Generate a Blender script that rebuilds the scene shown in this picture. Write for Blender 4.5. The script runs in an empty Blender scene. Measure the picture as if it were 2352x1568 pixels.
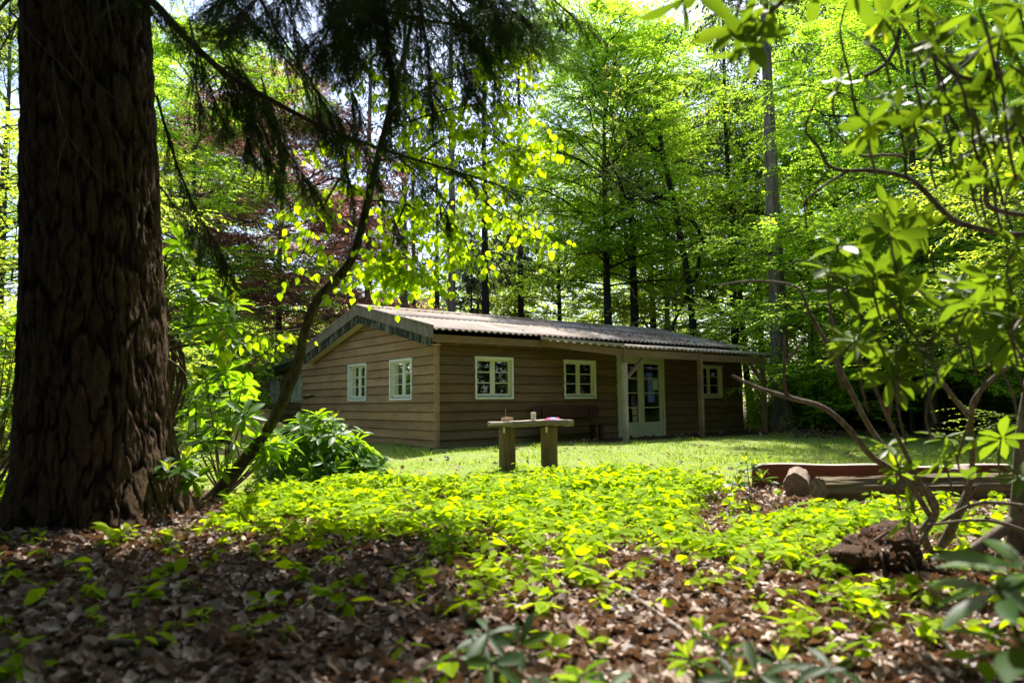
import bpy, math, numpy as np
from mathutils import Vector, Matrix
R_ = math.radians
scene = bpy.context.scene
# ------------------------------------------------------------------ camera, sky, sun, exposure
YAW, PITCH, ROLL = R_(37.439), R_(4.916), R_(-0.576)
CAM = np.array([-8.396, -13.765, 0.9715])
FPX = 1778.9 / 2560.0                       # focal length in picture widths
cd = bpy.data.cameras.new('camera'); cam = bpy.data.objects.new('camera', cd); scene.collection.objects.link(cam)
cd.sensor_width = 36.0; cd.lens = 36.0 * FPX; cd.clip_start = 0.05; cd.clip_end = 1500
fw = np.array([math.sin(YAW) * math.cos(PITCH), math.cos(YAW) * math.cos(PITCH), math.sin(PITCH)])
rt0 = np.array([math.cos(YAW), -math.sin(YAW), 0.0]); up0 = np.cross(rt0, fw)
rt = rt0 * math.cos(ROLL) + up0 * math.sin(ROLL); upv = -rt0 * math.sin(ROLL) + up0 * math.cos(ROLL)
m = Matrix.Identity(4)
for i in range(3):
    m[i][0], m[i][1], m[i][2], m[i][3] = rt[i], upv[i], -fw[i], CAM[i]
cam.matrix_world = m
cd.dof.use_dof = True; cd.dof.focus_distance = 15.5; cd.dof.aperture_fstop = 1.7
scene.camera = cam
SUN_AZ, SUN_EL = YAW + R_(14), R_(60)       # heading clockwise from +Y
w = bpy.data.worlds.new('World'); scene.world = w; w.use_nodes = True
nt = w.node_tree; nt.nodes.clear()
sky = nt.nodes.new('ShaderNodeTexSky'); sky.sky_type = 'NISHITA'; sky.sun_disc = False
sky.sun_elevation = SUN_EL; sky.sun_rotation = SUN_AZ; sky.dust_density = 2.0; sky.air_density = 1.0
bg = nt.nodes.new('ShaderNodeBackground'); bg.inputs['Strength'].default_value = 0.13
wo = nt.nodes.new('ShaderNodeOutputWorld')
nt.links.new(sky.outputs[0], bg.inputs[0]); nt.links.new(bg.outputs[0], wo.inputs[0])
sl = bpy.data.lights.new('sun', 'SUN'); sl.energy = 5.0; sl.angle = R_(0.53); sl.color = (1.0, 0.95, 0.86)
so = bpy.data.objects.new('sun', sl); scene.collection.objects.link(so)
sd = Vector((math.sin(SUN_AZ) * math.cos(SUN_EL), math.cos(SUN_AZ) * math.cos(SUN_EL), math.sin(SUN_EL)))
so.rotation_euler = (-sd).to_track_quat('-Z', 'Y').to_euler(); so.location = sd * 80
scene.view_settings.view_transform = 'Standard'; scene.view_settings.look = 'None'
scene.view_settings.exposure = 1.5; scene.view_settings.gamma = 1.0
scene.cycles.max_bounces = 7; scene.cycles.diffuse_bounces = 4; scene.cycles.glossy_bounces = 3
scene.cycles.transmission_bounces = 5; scene.cycles.transparent_max_bounces = 8
scene.cycles.use_denoising = True; scene.cycles.sample_clamp_indirect = 6.0

# ------------------------------------------------------------------ helpers
COL = scene.collection
def hsh(ix, iy, seed=0):
    h = (ix.astype(np.int64) * 374761393 + iy.astype(np.int64) * 668265263 + seed * 1442695041) & 0xffffffff
    h = ((h ^ (h >> 13)) * 1274126177) & 0xffffffff
    return ((h ^ (h >> 16)) & 0xffff) / 65535.0
def vnoise(x, y, seed=0):
    x = np.asarray(x, float); y = np.asarray(y, float)
    ix = np.floor(x); iy = np.floor(y); fx = x - ix; fy = y - iy
    fx = fx * fx * (3 - 2 * fx); fy = fy * fy * (3 - 2 * fy)
    a = hsh(ix, iy, seed); b = hsh(ix + 1, iy, seed); c = hsh(ix, iy + 1, seed); d = hsh(ix + 1, iy + 1, seed)
    return (a * (1 - fx) + b * fx) * (1 - fy) + (c * (1 - fx) + d * fx) * fy
def sstep(a, b, x):
    t = np.clip((np.asarray(x, float) - a) / (b - a), 0, 1); return t * t * (3 - 2 * t)
SY, CY = math.sin(YAW), math.cos(YAW)
def SD(x, y):                                # world -> (sideways, ahead) of the viewpoint
    dx = np.asarray(x, float) - CAM[0]; dy = np.asarray(y, float) - CAM[1]
    return dx * CY - dy * SY, dx * SY + dy * CY
def XY(s, d):
    return CAM[0] + d * SY + s * CY, CAM[1] + d * CY - s * SY
BIG = XY(-3.42, 5.95)
def ground(x, y):
    s, d = SD(x, y)
    z = -0.10 + 0.06 * (vnoise(np.asarray(x) * .55, np.asarray(y) * .55, 3) - .5) + 0.03 * (vnoise(np.asarray(x) * 2.3, np.asarray(y) * 2.3, 5) - .5) * sstep(11, 8, d)
    z = z + 0.07 * sstep(9.5, 6.5, d)
    z = z + 0.14 * np.exp(-((np.asarray(x) - BIG[0]) ** 2 + (np.asarray(y) - BIG[1]) ** 2) / 2.2)
    near = np.maximum(np.maximum(-np.asarray(x) - .3, np.asarray(x) - 12.2), 0) + np.maximum(-1.6 - np.asarray(y), 0)
    z = z + 0.10 * sstep(2.0, 0.0, near) * (np.asarray(y) < 20)
    return z
def P(u, v, d):                              # a sight line of the photograph (2352 px wide) at a chosen distance
    a = (u - 1176.0) / 2352.0 / FPX; b = -(v - 784.0) / 2352.0 / FPX
    return CAM + d * (fw + a * rt + b * upv)
def G(u, d):
    p = P(u, 924, d); s, dd = SD(p[0], p[1]); x, y = XY(s, d)
    return np.array([x, y, float(ground(x, y))])

def build(name, chunks, mat, parent=None, smooth=False, attr=None):
    """chunks: list of (verts Nx3, faces MxK); links ONE mesh object."""
    me = bpy.data.meshes.new(name)
    V = np.concatenate([c[0] for c in chunks]).astype(np.float32)
    loops = []; sizes = []; off = 0
    for c in chunks:
        f = np.asarray(c[1], dtype=np.int32)
        if len(f):
            loops.append((f + off).ravel()); sizes.append(np.full(len(f), f.shape[1], np.int32))
        off += len(c[0])
    loops = np.concatenate(loops); sizes = np.concatenate(sizes)
    me.vertices.add(len(V)); me.vertices.foreach_set('co', V.ravel())
    me.loops.add(len(loops)); me.loops.foreach_set('vertex_index', loops)
    me.polygons.add(len(sizes)); st = np.zeros(len(sizes), np.int32); st[1:] = np.cumsum(sizes)[:-1]
    me.polygons.foreach_set('loop_start', st); me.polygons.foreach_set('loop_total', sizes)
    me.polygons.foreach_set('use_smooth', np.full(len(sizes), smooth, bool))
    me.update(calc_edges=True)
    if attr is not None:
        a = me.attributes.new('turf_crack_mask', 'FLOAT', 'POINT'); a.data.foreach_set('value', np.asarray(attr, np.float32))
    if mat: me.materials.append(mat)
    o = bpy.data.objects.new(name, me); COL.objects.link(o)
    if parent: o.parent = parent
    return o
def thing(name, label, cat, loc=(0, 0, 0), rz=0, group=None):
    o = bpy.data.objects.new(name, None); COL.objects.link(o); o.empty_display_size = .1
    o.location = loc; o.rotation_euler = (0, 0, rz)
    return tag(o, label, cat, group)
def tag(o, label=None, cat=None, group=None, kind=None):
    if label: o['label'] = label
    if cat: o['category'] = cat
    if group: o['group'] = group
    if kind: o['kind'] = kind
    return o
def copy_tree(o, parent=None):
    c = o.copy(); COL.objects.link(c)
    if parent: c.parent = parent
    for ch in list(o.children): copy_tree(ch, c)
    return c
def box(x0, x1, y0, y1, z0, z1):
    v = np.array([(x0, y0, z0), (x1, y0, z0), (x1, y1, z0), (x0, y1, z0), (x0, y0, z1), (x1, y0, z1), (x1, y1, z1), (x0, y1, z1)], float)
    return v, np.array([(0, 3, 2, 1), (4, 5, 6, 7), (0, 1, 5, 4), (1, 2, 6, 5), (2, 3, 7, 6), (3, 0, 4, 7)])
def hexa(pts):
    return np.array(pts, float), np.array([(0, 3, 2, 1), (4, 5, 6, 7), (0, 1, 5, 4), (1, 2, 6, 5), (2, 3, 7, 6), (3, 0, 4, 7)])
def bar(a, b, w, h, upd=(0, 0, 1)):
    """rectangular bar from a to b, w across, h in the up direction"""
    a = np.array(a, float); b = np.array(b, float); d = b - a; d /= np.linalg.norm(d)
    s = np.cross(d, np.array(upd, float)); s /= np.linalg.norm(s); u = np.cross(s, d)
    o = [(-s * w / 2 - u * h / 2), (s * w / 2 - u * h / 2), (s * w / 2 + u * h / 2), (-s * w / 2 + u * h / 2)]
    return np.array([a + k for k in o] + [b + k for k in o]), np.array([(0, 1, 2, 3), (7, 6, 5, 4), (0, 4, 5, 1), (1, 5, 6, 2), (2, 6, 7, 3), (3, 7, 4, 0)])
def norm(a):
    return a / np.maximum(np.linalg.norm(a, axis=-1, keepdims=True), 1e-9)
def tube(path, rad, n=6, cap=True):
    path = np.asarray(path, float); k = len(path); rad = np.broadcast_to(np.asarray(rad, float), (k,))
    t = norm(np.gradient(path, axis=0)); ref = np.array([0, 0, 1.0]) if abs(t[0][2]) < .9 else np.array([1.0, 0, 0])
    u = norm(np.cross(t[0], ref)); U = [u]
    for i in range(1, k):
        u = u - t[i] * np.dot(u, t[i]); u = u / max(np.linalg.norm(u), 1e-9); U.append(u)
    U = np.array(U); Wv = np.cross(t, U); a = np.arange(n) * 2 * np.pi / n
    V = path[:, None] + rad[:, None, None] * (np.cos(a)[None, :, None] * U[:, None] + np.sin(a)[None, :, None] * Wv[:, None])
    i = np.arange(k - 1)[:, None] * n; j = np.arange(n)[None]; j2 = (j + 1) % n
    F = np.stack([i + j, i + j2, i + n + j2, i + n + j], -1).reshape(-1, 4)
    V = V.reshape(-1, 3)
    if cap:
        V = np.concatenate([V, path[:1], path[-1:]]); c0 = k * n; c1 = c0 + 1; jj = np.arange(n); j2 = (jj + 1) % n
        F = np.concatenate([F, np.stack([j2, jj, np.full(n, c0), np.full(n, c0)], -1)[:, [0, 1, 2, 2]], np.stack([(k - 1) * n + jj, (k - 1) * n + j2, np.full(n, c1), np.full(n, c1)], -1)])
        T = F[-2 * n:, :3]; return [(V, F[:-2 * n]), (np.zeros((0, 3)), T - len(V))]   # caps refer back to the same verts
    return [(V, F)]
def segs(a, b, ra, rb):
    """many straight 3-sided twigs at once"""
    a = np.asarray(a); b = np.asarray(b); d = norm(b - a); u = norm(np.cross(d, np.array([.31, .2, .93]))); v = np.cross(d, u)
    k = len(a); ra = np.broadcast_to(ra, (k,))[:, None]; rb = np.broadcast_to(rb, (k,))[:, None]; V = np.zeros((k, 6, 3))
    for i in range(3):
        o = math.cos(i * 2.0944) * u + math.sin(i * 2.0944) * v
        V[:, i] = a + o * ra; V[:, 3 + i] = b + o * rb
    F = np.array([(0, 1, 4, 3), (1, 2, 5, 4), (2, 0, 3, 5)]); F = (np.arange(k)[:, None, None] * 6 + F[None]).reshape(-1, 4)
    return V.reshape(-1, 3), F
def smooth_path(pts, n=24):
    pts = np.asarray(pts, float); k = len(pts); t = np.linspace(0, k - 1, n); out = []
    for q in t:
        i = min(int(q), k - 2); f = q - i
        p0, p1, p2, p3 = pts[max(i - 1, 0)], pts[i], pts[i + 1], pts[min(i + 2, k - 1)]
        out.append(.5 * (2 * p1 + (p2 - p0) * f + (2 * p0 - 5 * p1 + 4 * p2 - p3) * f * f + (3 * p1 - p0 - 3 * p2 + p3) * f ** 3))
    return np.array(out)
# leaf outlines: x across, y along, z off the blade
def ribbon(ws, fold=.25, curl=.1, n=None):
    ys = np.linspace(0, 1, len(ws)); V = []; F = []
    for y, q in zip(ys, ws):
        z = -curl * y * y
        V += [(-q / 2, y, z + fold * q / 2), (0, y, z), (q / 2, y, z + fold * q / 2)]
    for i in range(len(ws) - 1):
        a = 3 * i; F += [(a, a + 1, a + 4, a + 3), (a + 1, a + 2, a + 5, a + 4)]
    return np.array(V, float), np.array(F)
T_QUAD = (np.array([(0, 0, 0), (.31, .42, .06), (0, 1, -.05), (-.31, .42, .06)], float), np.array([(0, 1, 2, 3)]))
T_SLIM = (np.array([(0, 0, 0), (.16, .42, .03), (0, 1, -.08), (-.16, .42, .03)], float), np.array([(0, 1, 2, 3)]))
T_RHODO = ribbon([.03, .17, .27, .31, .26, .03], .3, .16)
T_OVATE = ribbon([.05, .52, .60, .40, .02], .22, .15)
T_HEART = ribbon([.42, .84, .78, .42, .02], .18, .12)
T_BEECH = ribbon([.05, .5, .58, .36, .02], .15, .08)
T_DRY = (np.array([(-.06, 0, .0), (.06, 0, .02), (-.3, .35, .16), (.28, .4, .2), (-.24, .72, .10), (.26, .7, .05), (0, 1, .22), (0, .36, 0), (0, .7, -.02)], float),
         np.array([(0, 7, 2, 2), (0, 1, 7, 7), (1, 3, 7, 7), (2, 7, 8, 4), (7, 3, 5, 8), (4, 8, 6, 6), (8, 5, 6, 6)]))
def leaves(pos, d, n, L, tpl, wid=1.0):
    pos = np.asarray(pos, float); d = norm(np.asarray(d, float)); n = np.asarray(n, float)
    n = norm(n - d * np.sum(n * d, -1, keepdims=True)); s = np.cross(d, n)
    L = np.broadcast_to(np.asarray(L, float), (len(pos),))[:, None, None]; wid = np.broadcast_to(np.asarray(wid, float), (len(pos),))[:, None, None]
    T, F = tpl
    V = pos[:, None] + L * (T[None, :, 0:1] * wid * s[:, None] + T[None, :, 1:2] * d[:, None] + T[None, :, 2:3] * n[:, None])
    FF = (np.arange(len(pos))[:, None, None] * len(T) + F[None]).reshape(-1, F.shape[1])
    return V.reshape(-1, 3), FF
def tri_fix(ch):
    """split a chunk whose quads may repeat the last corner into tris and quads"""
    V, F = ch; t = F[:, 2] == F[:, 3]
    return [(V, F[~t]), (np.zeros((0, 3)), F[t][:, :3] - len(V))]
def rotz(v, a):
    c, s = np.cos(a), np.sin(a)
    return np.stack([v[..., 0] * c - v[..., 1] * s, v[..., 0] * s + v[..., 1] * c, v[..., 2]], -1)

# ------------------------------------------------------------------ materials
class N:
    def __init__(s, name):
        s.m = bpy.data.materials.new(name); s.m.use_nodes = True; s.t = s.m.node_tree; s.t.nodes.clear()
        s.out = s.n('ShaderNodeOutputMaterial')
    def n(s, t, **k):
        o = s.t.nodes.new(t)
        for a, b in k.items(): setattr(o, a, b)
        return o
    def l(s, a, b): s.t.links.new(a, b)
    def set(s, sock, v):
        if hasattr(v, 'is_output') or isinstance(v, bpy.types.NodeSocket): s.l(v, sock)
        else: sock.default_value = v
    def coord(s, scale=(1, 1, 1), which='Object'):
        c = s.n('ShaderNodeTexCoord'); mp = s.n('ShaderNodeMapping'); mp.inputs['Scale'].default_value = scale
        s.l(c.outputs[which], mp.inputs['Vector']); return mp.outputs[0]
    def noise(s, vec, scale, detail=4, rough=.55, dist=0):
        o = s.n('ShaderNodeTexNoise'); o.inputs['Scale'].default_value = scale; o.inputs['Detail'].default_value = detail
        o.inputs['Roughness'].default_value = rough; o.inputs['Distortion'].default_value = dist
        if vec is not None: s.l(vec, o.inputs['Vector'])
        return o.outputs['Fac']
    def ramp(s, fac, stops):
        o = s.n('ShaderNodeValToRGB'); cr = o.color_ramp
        while len(cr.elements) < len(stops): cr.elements.new(.5)
        for e, (p, c) in zip(cr.elements, stops):
            e.position = p; e.color = (c[0], c[1], c[2], 1) if len(c) == 3 else c
        s.l(fac, o.inputs[0]); return o.outputs[0]
    def mix(s, f, a, b, mode='MIX'):
        o = s.n('ShaderNodeMixRGB', blend_type=mode); s.set(o.inputs[0], f)
        for i, q in ((1, a), (2, b)):
            if isinstance(q, tuple): o.inputs[i].default_value = (*q[:3], 1)
            else: s.l(q, o.inputs[i])
        return o.outputs[0]
    def math(s, op, a, b=0.5):
        o = s.n('ShaderNodeMath', operation=op); s.set(o.inputs[0], a); s.set(o.inputs[1], b); return o.outputs[0]
    def rng(s, v, a, b, c, d):
        o = s.n('ShaderNodeMapRange'); s.l(v, o.inputs[0])
        for i, q in enumerate((a, b, c, d)): o.inputs[i + 1].default_value = q
        return o.outputs[0]
    def bump(s, h, st=.5, dist=.01):
        o = s.n('ShaderNodeBump'); o.inputs['Strength'].default_value = st; o.inputs['Distance'].default_value = dist; s.l(h, o.inputs['Height']); return o.outputs[0]
    def pbr(s, col, rough=.7, nrm=None, spec=.4, metal=0.0):
        o = s.n('ShaderNodeBsdfPrincipled')
        if isinstance(col, tuple): o.inputs['Base Color'].default_value = (*col[:3], 1)
        else: s.l(col, o.inputs['Base Color'])
        s.set(o.inputs['Roughness'], rough); o.inputs['Specular IOR Level'].default_value = spec; o.inputs['Metallic'].default_value = metal
        if nrm: s.l(nrm, o.inputs['Normal'])
        return o
    def done(s, sh):
        s.l(sh.outputs[0] if hasattr(sh, 'outputs') else sh, s.out.inputs[0]); return s.m
def m_leaf(name, cols, trans, tf=.45, rough=.45, spec=.3, hole=None):
    q = N(name); g = q.n('ShaderNodeNewGeometry'); rnd = g.outputs['Random Per Island']
    col = q.ramp(rnd, [(i / max(len(cols) - 1, 1), c) for i, c in enumerate(cols)])
    big = q.noise(q.coord(which='Object'), .35, 2); col = q.mix(q.rng(big, .35, .65, 0, .35), col, q.mix(1, col, (.75, .8, .6), 'MULTIPLY'))
    p = q.pbr(col, rough, spec=spec)
    t = q.n('ShaderNodeBsdfTranslucent')
    k = q.mix(1, q.ramp(rnd, [(0, (.5, .55, .5)), (.5, (.9, .95, .9)), (1, (1.3, 1.2, 1.1))]), trans, 'MULTIPLY'); q.l(k, t.inputs[0])
    mx = q.n('ShaderNodeMixShader'); mx.inputs[0].default_value = tf
    q.l(p.outputs[0], mx.inputs[1]); q.l(t.outputs[0], mx.inputs[2]); return q.done(mx)
def m_plain(name, col, rough=.7, spec=.4, var=.15, scale=6, bump=.0, metal=0.0):
    q = N(name); v = q.coord(); n1 = q.noise(v, scale, 5)
    c = q.mix(q.rng(n1, .3, .7, 0, 1), tuple(x * (1 - var) for x in col), tuple(min(1, x * (1 + var)) for x in col))
    return q.done(q.pbr(c, rough, q.bump(q.noise(v, scale * 6, 4), bump, .01) if bump else None, spec, metal))
def m_wood(name, a, b, dark, along=0, scale=1.0, moss=None, rough=.8, bump=.35):
    """weathered timber: grain drawn out along one axis, knots, stains"""
    q = N(name); sc = [9.0, 9.0, 9.0]; sc[along] = .7
    v = q.coord(tuple(x * scale for x in sc)); g = q.noise(v, 4.0, 6, .65, .6)
    big = q.noise(q.coord((.9, .9, 2.5)), 1.3, 4)
    isl = q.n('ShaderNodeNewGeometry').outputs['Random Per Island']
    c = q.mix(q.rng(g, .35, .68, 0, 1), a, b)
    c = q.mix(q.rng(big, .42, .72, 0, .6), c, dark)
    c = q.mix(1, c, q.ramp(isl, [(0, (.8, .8, .8)), (1, (1.12, 1.1, 1.06))]), 'MULTIPLY')
    kn = q.n('ShaderNodeTexVoronoi'); kn.inputs['Scale'].default_value = 3.2; q.l(q.coord((1, 1, 1.4)), kn.inputs['Vector'])
    c = q.mix(q.rng(kn.outputs['Distance'], .035, .075, .8, 0), c, (.03, .018, .01))
    if moss:
        zc = q.n('ShaderNodeSeparateXYZ'); q.l(q.n('ShaderNodeTexCoord').outputs['Object'], zc.inputs[0])
        k = q.math('MULTIPLY', q.rng(zc.outputs[2], moss[0], moss[1], 1, 0), q.rng(q.noise(q.coord((.5, .5, 1.2)), 1.6, 4), .38, .6, 0, 1))
        c = q.mix(q.math('MULTIPLY', k, moss[3]), c, moss[2])
    return q.done(q.pbr(c, rough, q.bump(g, bump, .004), .25))
def m_bark(name, a, b, scale=8, stretch=.25, bump=.8, dist=.02):
    q = N(name); v = q.coord((scale, scale, scale * stretch)); n1 = q.noise(v, 1.0, 6, .6, .4); n2 = q.noise(q.coord(), 1.1, 4)
    c = q.mix(q.rng(n1, .35, .65, 0, 1), a, b); c = q.mix(q.rng(n2, .45, .7, 0, .45), c, tuple(x * .5 for x in a))
    return q.done(q.pbr(c, .9, q.bump(n1, bump, dist), .15))
# leaves
L_beech = m_leaf('beech_leaf', [(.05, .11, .012), (.075, .16, .016), (.11, .20, .022)], (.54, .82, .04), .62, .5, .2)
L_beech2 = m_leaf('beech_leaf_yellow', [(.10, .16, .018), (.14, .21, .025), (.18, .24, .03)], (.58, .72, .05), .58, .5, .2)
L_copper = m_leaf('copper_leaf', [(.09, .04, .042), (.14, .065, .058), (.19, .10, .07), (.11, .085, .045)], (.50, .24, .19), .52, .4, .5)
L_oak = m_leaf('oak_leaf', [(.12, .15, .03), (.17, .2, .04), (.22, .2, .06)], (.5, .52, .08), .5)
L_needle = m_leaf('needle_dark', [(.014, .034, .009), (.022, .05, .012), (.032, .066, .015)], (.09, .21, .014), .36, .5, .25)
L_spruce = m_leaf('needle_blue', [(.025, .045, .035), (.04, .065, .045), (.05, .08, .045)], (.08, .12, .05), .2, .5, .3)
L_lime = m_leaf('lime_leaf', [(.12, .20, .008), (.15, .24, .01), (.19, .27, .014)], (.54, .76, .008), .62, .5, .15)
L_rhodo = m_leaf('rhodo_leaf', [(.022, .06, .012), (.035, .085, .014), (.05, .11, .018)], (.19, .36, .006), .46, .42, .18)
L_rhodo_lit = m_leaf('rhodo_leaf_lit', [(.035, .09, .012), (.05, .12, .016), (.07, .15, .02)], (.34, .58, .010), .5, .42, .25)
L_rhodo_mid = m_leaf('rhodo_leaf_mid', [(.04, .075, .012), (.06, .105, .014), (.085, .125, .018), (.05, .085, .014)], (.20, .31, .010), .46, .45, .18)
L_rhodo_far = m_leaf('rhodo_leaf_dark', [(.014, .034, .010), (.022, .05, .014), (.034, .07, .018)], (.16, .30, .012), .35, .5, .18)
L_shoot = m_leaf('fresh_shoot', [(.16, .22, .02), (.2, .27, .03)], (.6, .72, .03), .5, .4)
L_silver = m_leaf('silver_leaf', [(.06, .11, .07), (.12, .18, .13), (.18, .25, .19)], (.14, .22, .10), .3, .3, .6)
L_cover = m_leaf('cover_leaf', [(.17, .27, .006), (.21, .32, .008), (.25, .36, .012)], (.56, .76, .003), .48, .6, .05)
L_hedge = m_leaf('hedge_leaf', [(.07, .13, .018), (.10, .18, .024), (.13, .22, .034)], (.56, .80, .03), .55, .45, .25)
L_grass = m_leaf('grass_blade', [(.12, .19, .02), (.16, .24, .03), (.22, .25, .06)], (.52, .70, .05), .4, .5, .25)
q = N('dry_leaf'); rnd = q.n('ShaderNodeNewGeometry').outputs['Random Per Island']
c = q.ramp(rnd, [(0, (.03, .015, .009)), (.25, (.10, .056, .034)), (.5, (.19, .115, .075)), (.72, (.34, .25, .195)), (.92, (.54, .43, .35)), (1, (.18, .06, .022))])
p_ = q.pbr(c, .55, spec=.35); t_ = q.n('ShaderNodeBsdfTranslucent'); t_.inputs[0].default_value = (.25, .12, .05, 1)
mx = q.n('ShaderNodeMixShader'); mx.inputs[0].default_value = .18; q.l(p_.outputs[0], mx.inputs[1]); q.l(t_.outputs[0], mx.inputs[2]); M_dry = q.done(mx)
# bark and wood
B_dark = m_bark('bark_dark', (.018, .014, .011), (.045, .037, .028), 7, .3)
B_green = m_bark('bark_green', (.035, .035, .022), (.07, .07, .045), 6, .35)
B_pine = m_bark('bark_pine', (.10, .07, .058), (.25, .185, .16), 9, .2, 1.0, .03)
B_grey = m_bark('bark_grey', (.10, .078, .062), (.25, .20, .165), 11, .12, 1.0, .03)
B_twig = m_bark('bark_twig', (.05, .036, .026), (.12, .09, .065), 30, .3, .4, .003)
B_dead = m_bark('bark_dead', (.16, .13, .11), (.32, .28, .25), 30, .2, .4, .003)
B_rhodo = m_bark('bark_rhodo', (.075, .056, .042), (.20, .165, .135), 30, .3, .4, .003)
B_sap = m_bark('bark_sapling', (.03, .022, .016), (.10, .08, .06), 22, .5, .7, .006)
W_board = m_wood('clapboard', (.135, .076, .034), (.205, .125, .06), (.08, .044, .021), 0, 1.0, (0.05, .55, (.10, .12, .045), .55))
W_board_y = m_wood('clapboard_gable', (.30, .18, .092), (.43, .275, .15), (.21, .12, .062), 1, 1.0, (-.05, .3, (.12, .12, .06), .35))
W_beam = m_wood('porch_timber', (.20, .115, .06), (.29, .18, .10), (.12, .07, .04), 0)
W_post = m_wood('porch_post', (.20, .12, .065), (.30, .19, .11), (.09, .055, .03), 2)
W_pale = m_wood('sun_toned_post', (.36, .29, .22), (.5, .42, .34), (.24, .17, .12), 2)  # pale tone stands in for sunlight on the lower post
W_slab = m_wood('table_slab', (.17, .14, .10), (.32, .27, .2), (.10, .085, .06), 0, 1.0)
W_leg = m_wood('table_leg', (.13, .085, .045), (.24, .16, .09), (.07, .06, .035), 2, 1.0, (-.2, .5, (.07, .075, .035), .6))
W_red = m_wood('red_plank', (.17, .055, .028), (.26, .095, .05), (.09, .03, .018), 0)
W_redtop = m_wood('plank_edge', (.3, .25, .2), (.44, .38, .31), (.18, .13, .1), 0)
W_bench = m_wood('bench_wood', (.06, .026, .018), (.10, .045, .03), (.03, .015, .01), 0)
W_log = m_wood('log_wood', (.10, .07, .04), (.30, .23, .14), (.05, .04, .022), 0, .7, None, .85, .9)
W_round = m_wood('round_log', (.17, .12, .09), (.31, .24, .19), (.09, .06, .04), 0, .8, None, .85, .8)
W_box = m_wood('pine_box', (.42, .30, .19), (.55, .41, .28), (.33, .22, .13), 0)
W_fence = m_wood('fence_rail', (.28, .24, .19), (.42, .37, .31), (.14, .12, .09), 0)
M_white_shade = m_plain('shade_toned_white', (.74, .69, .52), .45, .4, .07, 3)  # white paint with the green shade put into its colour
M_sash = m_plain('sash_paint', (.66, .62, .46), .45, .4, .08, 4)
M_white = m_plain('white_paint', (.78, .78, .76), .45, .4, .06, 3)
M_door = m_plain('door_paint', (.5, .5, .3), .45, .4, .1, 3)  # white door paint, tinted towards the green shade it stands in
M_sill = m_plain('slate_sill', (.25, .3, .28), .4, .4, .1, 5)
M_soffit = m_plain('soffit_board', (.58, .46, .38), .7, .3, .1, 2)
M_inner = m_plain('inner_wall', (.07, .05, .035), .8, .2, .15, 2)
M_concrete = m_plain('paving', (.16, .15, .125), .85, .2, .25, 2.2, .4)
M_steel = m_plain('steel', (.6, .6, .6), .3, .5, .05, 4, 0, 1.0)
M_cup = m_plain('cup_enamel', (.62, .64, .42), .35, .5, .03, 4)
M_pink = m_plain('pink_card', (.75, .06, .28), .4, .4, .08, 9); M_blue = m_plain('blue_card', (.28, .42, .72), .4, .4, .1, 9)
M_paper = m_plain('blue_paper', (.14, .2, .6), .6, .3, .2, 14); M_paper2 = m_plain('cream_paper', (.5, .47, .26), .6, .3, .08, 8)
M_black = m_plain('black_metal', (.02, .02, .02), .4, .4, .1, 8)
q = N('window_glass'); fr = q.n('ShaderNodeFresnel'); fr.inputs[0].default_value = 1.6
gl = q.n('ShaderNodeBsdfGlossy'); gl.inputs['Roughness'].default_value = .015; tr = q.n('ShaderNodeBsdfTransparent'); tr.inputs[0].default_value = (.86, .92, .9, 1)
mx = q.n('ShaderNodeMixShader'); q.l(fr.outputs[0], mx.inputs[0]); q.l(tr.outputs[0], mx.inputs[1]); q.l(gl.outputs[0], mx.inputs[2]); M_glass = q.done(mx)
# barge boards: grey paint with dark algae
q = N('barge_grey'); v = q.coord((1, 1, .25)); n1 = q.noise(v, 7, 5, .65); c = q.mix(q.rng(n1, .35, .7, 0, 1), (.15, .115, .08), (.27, .215, .16)); c = q.mix(q.rng(q.noise(q.coord((3, 3, .3)), 9, 4), .5, .7, 0, .6), c, (.07, .07, .058)); M_barge = q.done(q.pbr(c, .8, None, .25))
q = N('barge_black'); v = q.coord((1, 1, .3)); n1 = q.noise(v, 5, 5, .65); c = q.mix(q.rng(n1, .48, .66, 0, 1), (.028, .027, .022), (.2, .195, .14)); M_barge2 = q.done(q.pbr(c, .85, None, .2))
# corrugated sheet
q = N('corrugated_sheet'); v = q.coord((1, .3, 1)); n1 = q.noise(v, 3.0, 6, .6); n2 = q.noise(q.coord(), .7, 5, .6); n3 = q.noise(q.coord(), 14, 4)
c = q.mix(q.rng(n1, .3, .7, 0, 1), (.21, .18, .155), (.36, .315, .28)); c = q.mix(q.rng(n2, .42, .62, 0, .8), c, (.17, .12, .08)); c = q.mix(q.rng(n3, .6, .7, 0, .7), c, (.12, .09, .06))
M_roof = q.done(q.pbr(c, .85, q.bump(n3, .3, .004), .25))
M_moss = m_plain('moss', (.11, .07, .02), .95, .1, .5, 20, .8)
# ground sheet: brown humus, green turf on the clearing
q = N('forest_floor'); at = q.n('ShaderNodeAttribute', attribute_name='turf_crack_mask'); n1 = q.noise(q.coord(), 14, 6, .7); n2 = q.noise(q.coord(), 1.7, 5, .6)
soil = q.mix(q.rng(n1, .3, .7, 0, 1), (.025, .015, .009), (.09, .055, .034)); turf = q.mix(q.rng(n1, .3, .7, 0, 1), (.11, .15, .03), (.20, .25, .06)); turf = q.mix(q.rng(n2, .55, .7, 0, .5), turf, (.17, .13, .07))
f = q.rng(q.math('ADD', at.outputs['Fac'], q.rng(n2, .2, .8, -.22, .22)), .4, .6, 0, 1)
M_floor = q.done(q.pbr(q.mix(f, soil, turf), .95, q.bump(n1, .7, .02), .15))
q = N('big_bark'); at = q.n('ShaderNodeAttribute', attribute_name='turf_crack_mask'); n1 = q.noise(q.coord((9, 9, 3)), 3, 6, .65); n2 = q.noise(q.coord(), 1.4, 3)
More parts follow.
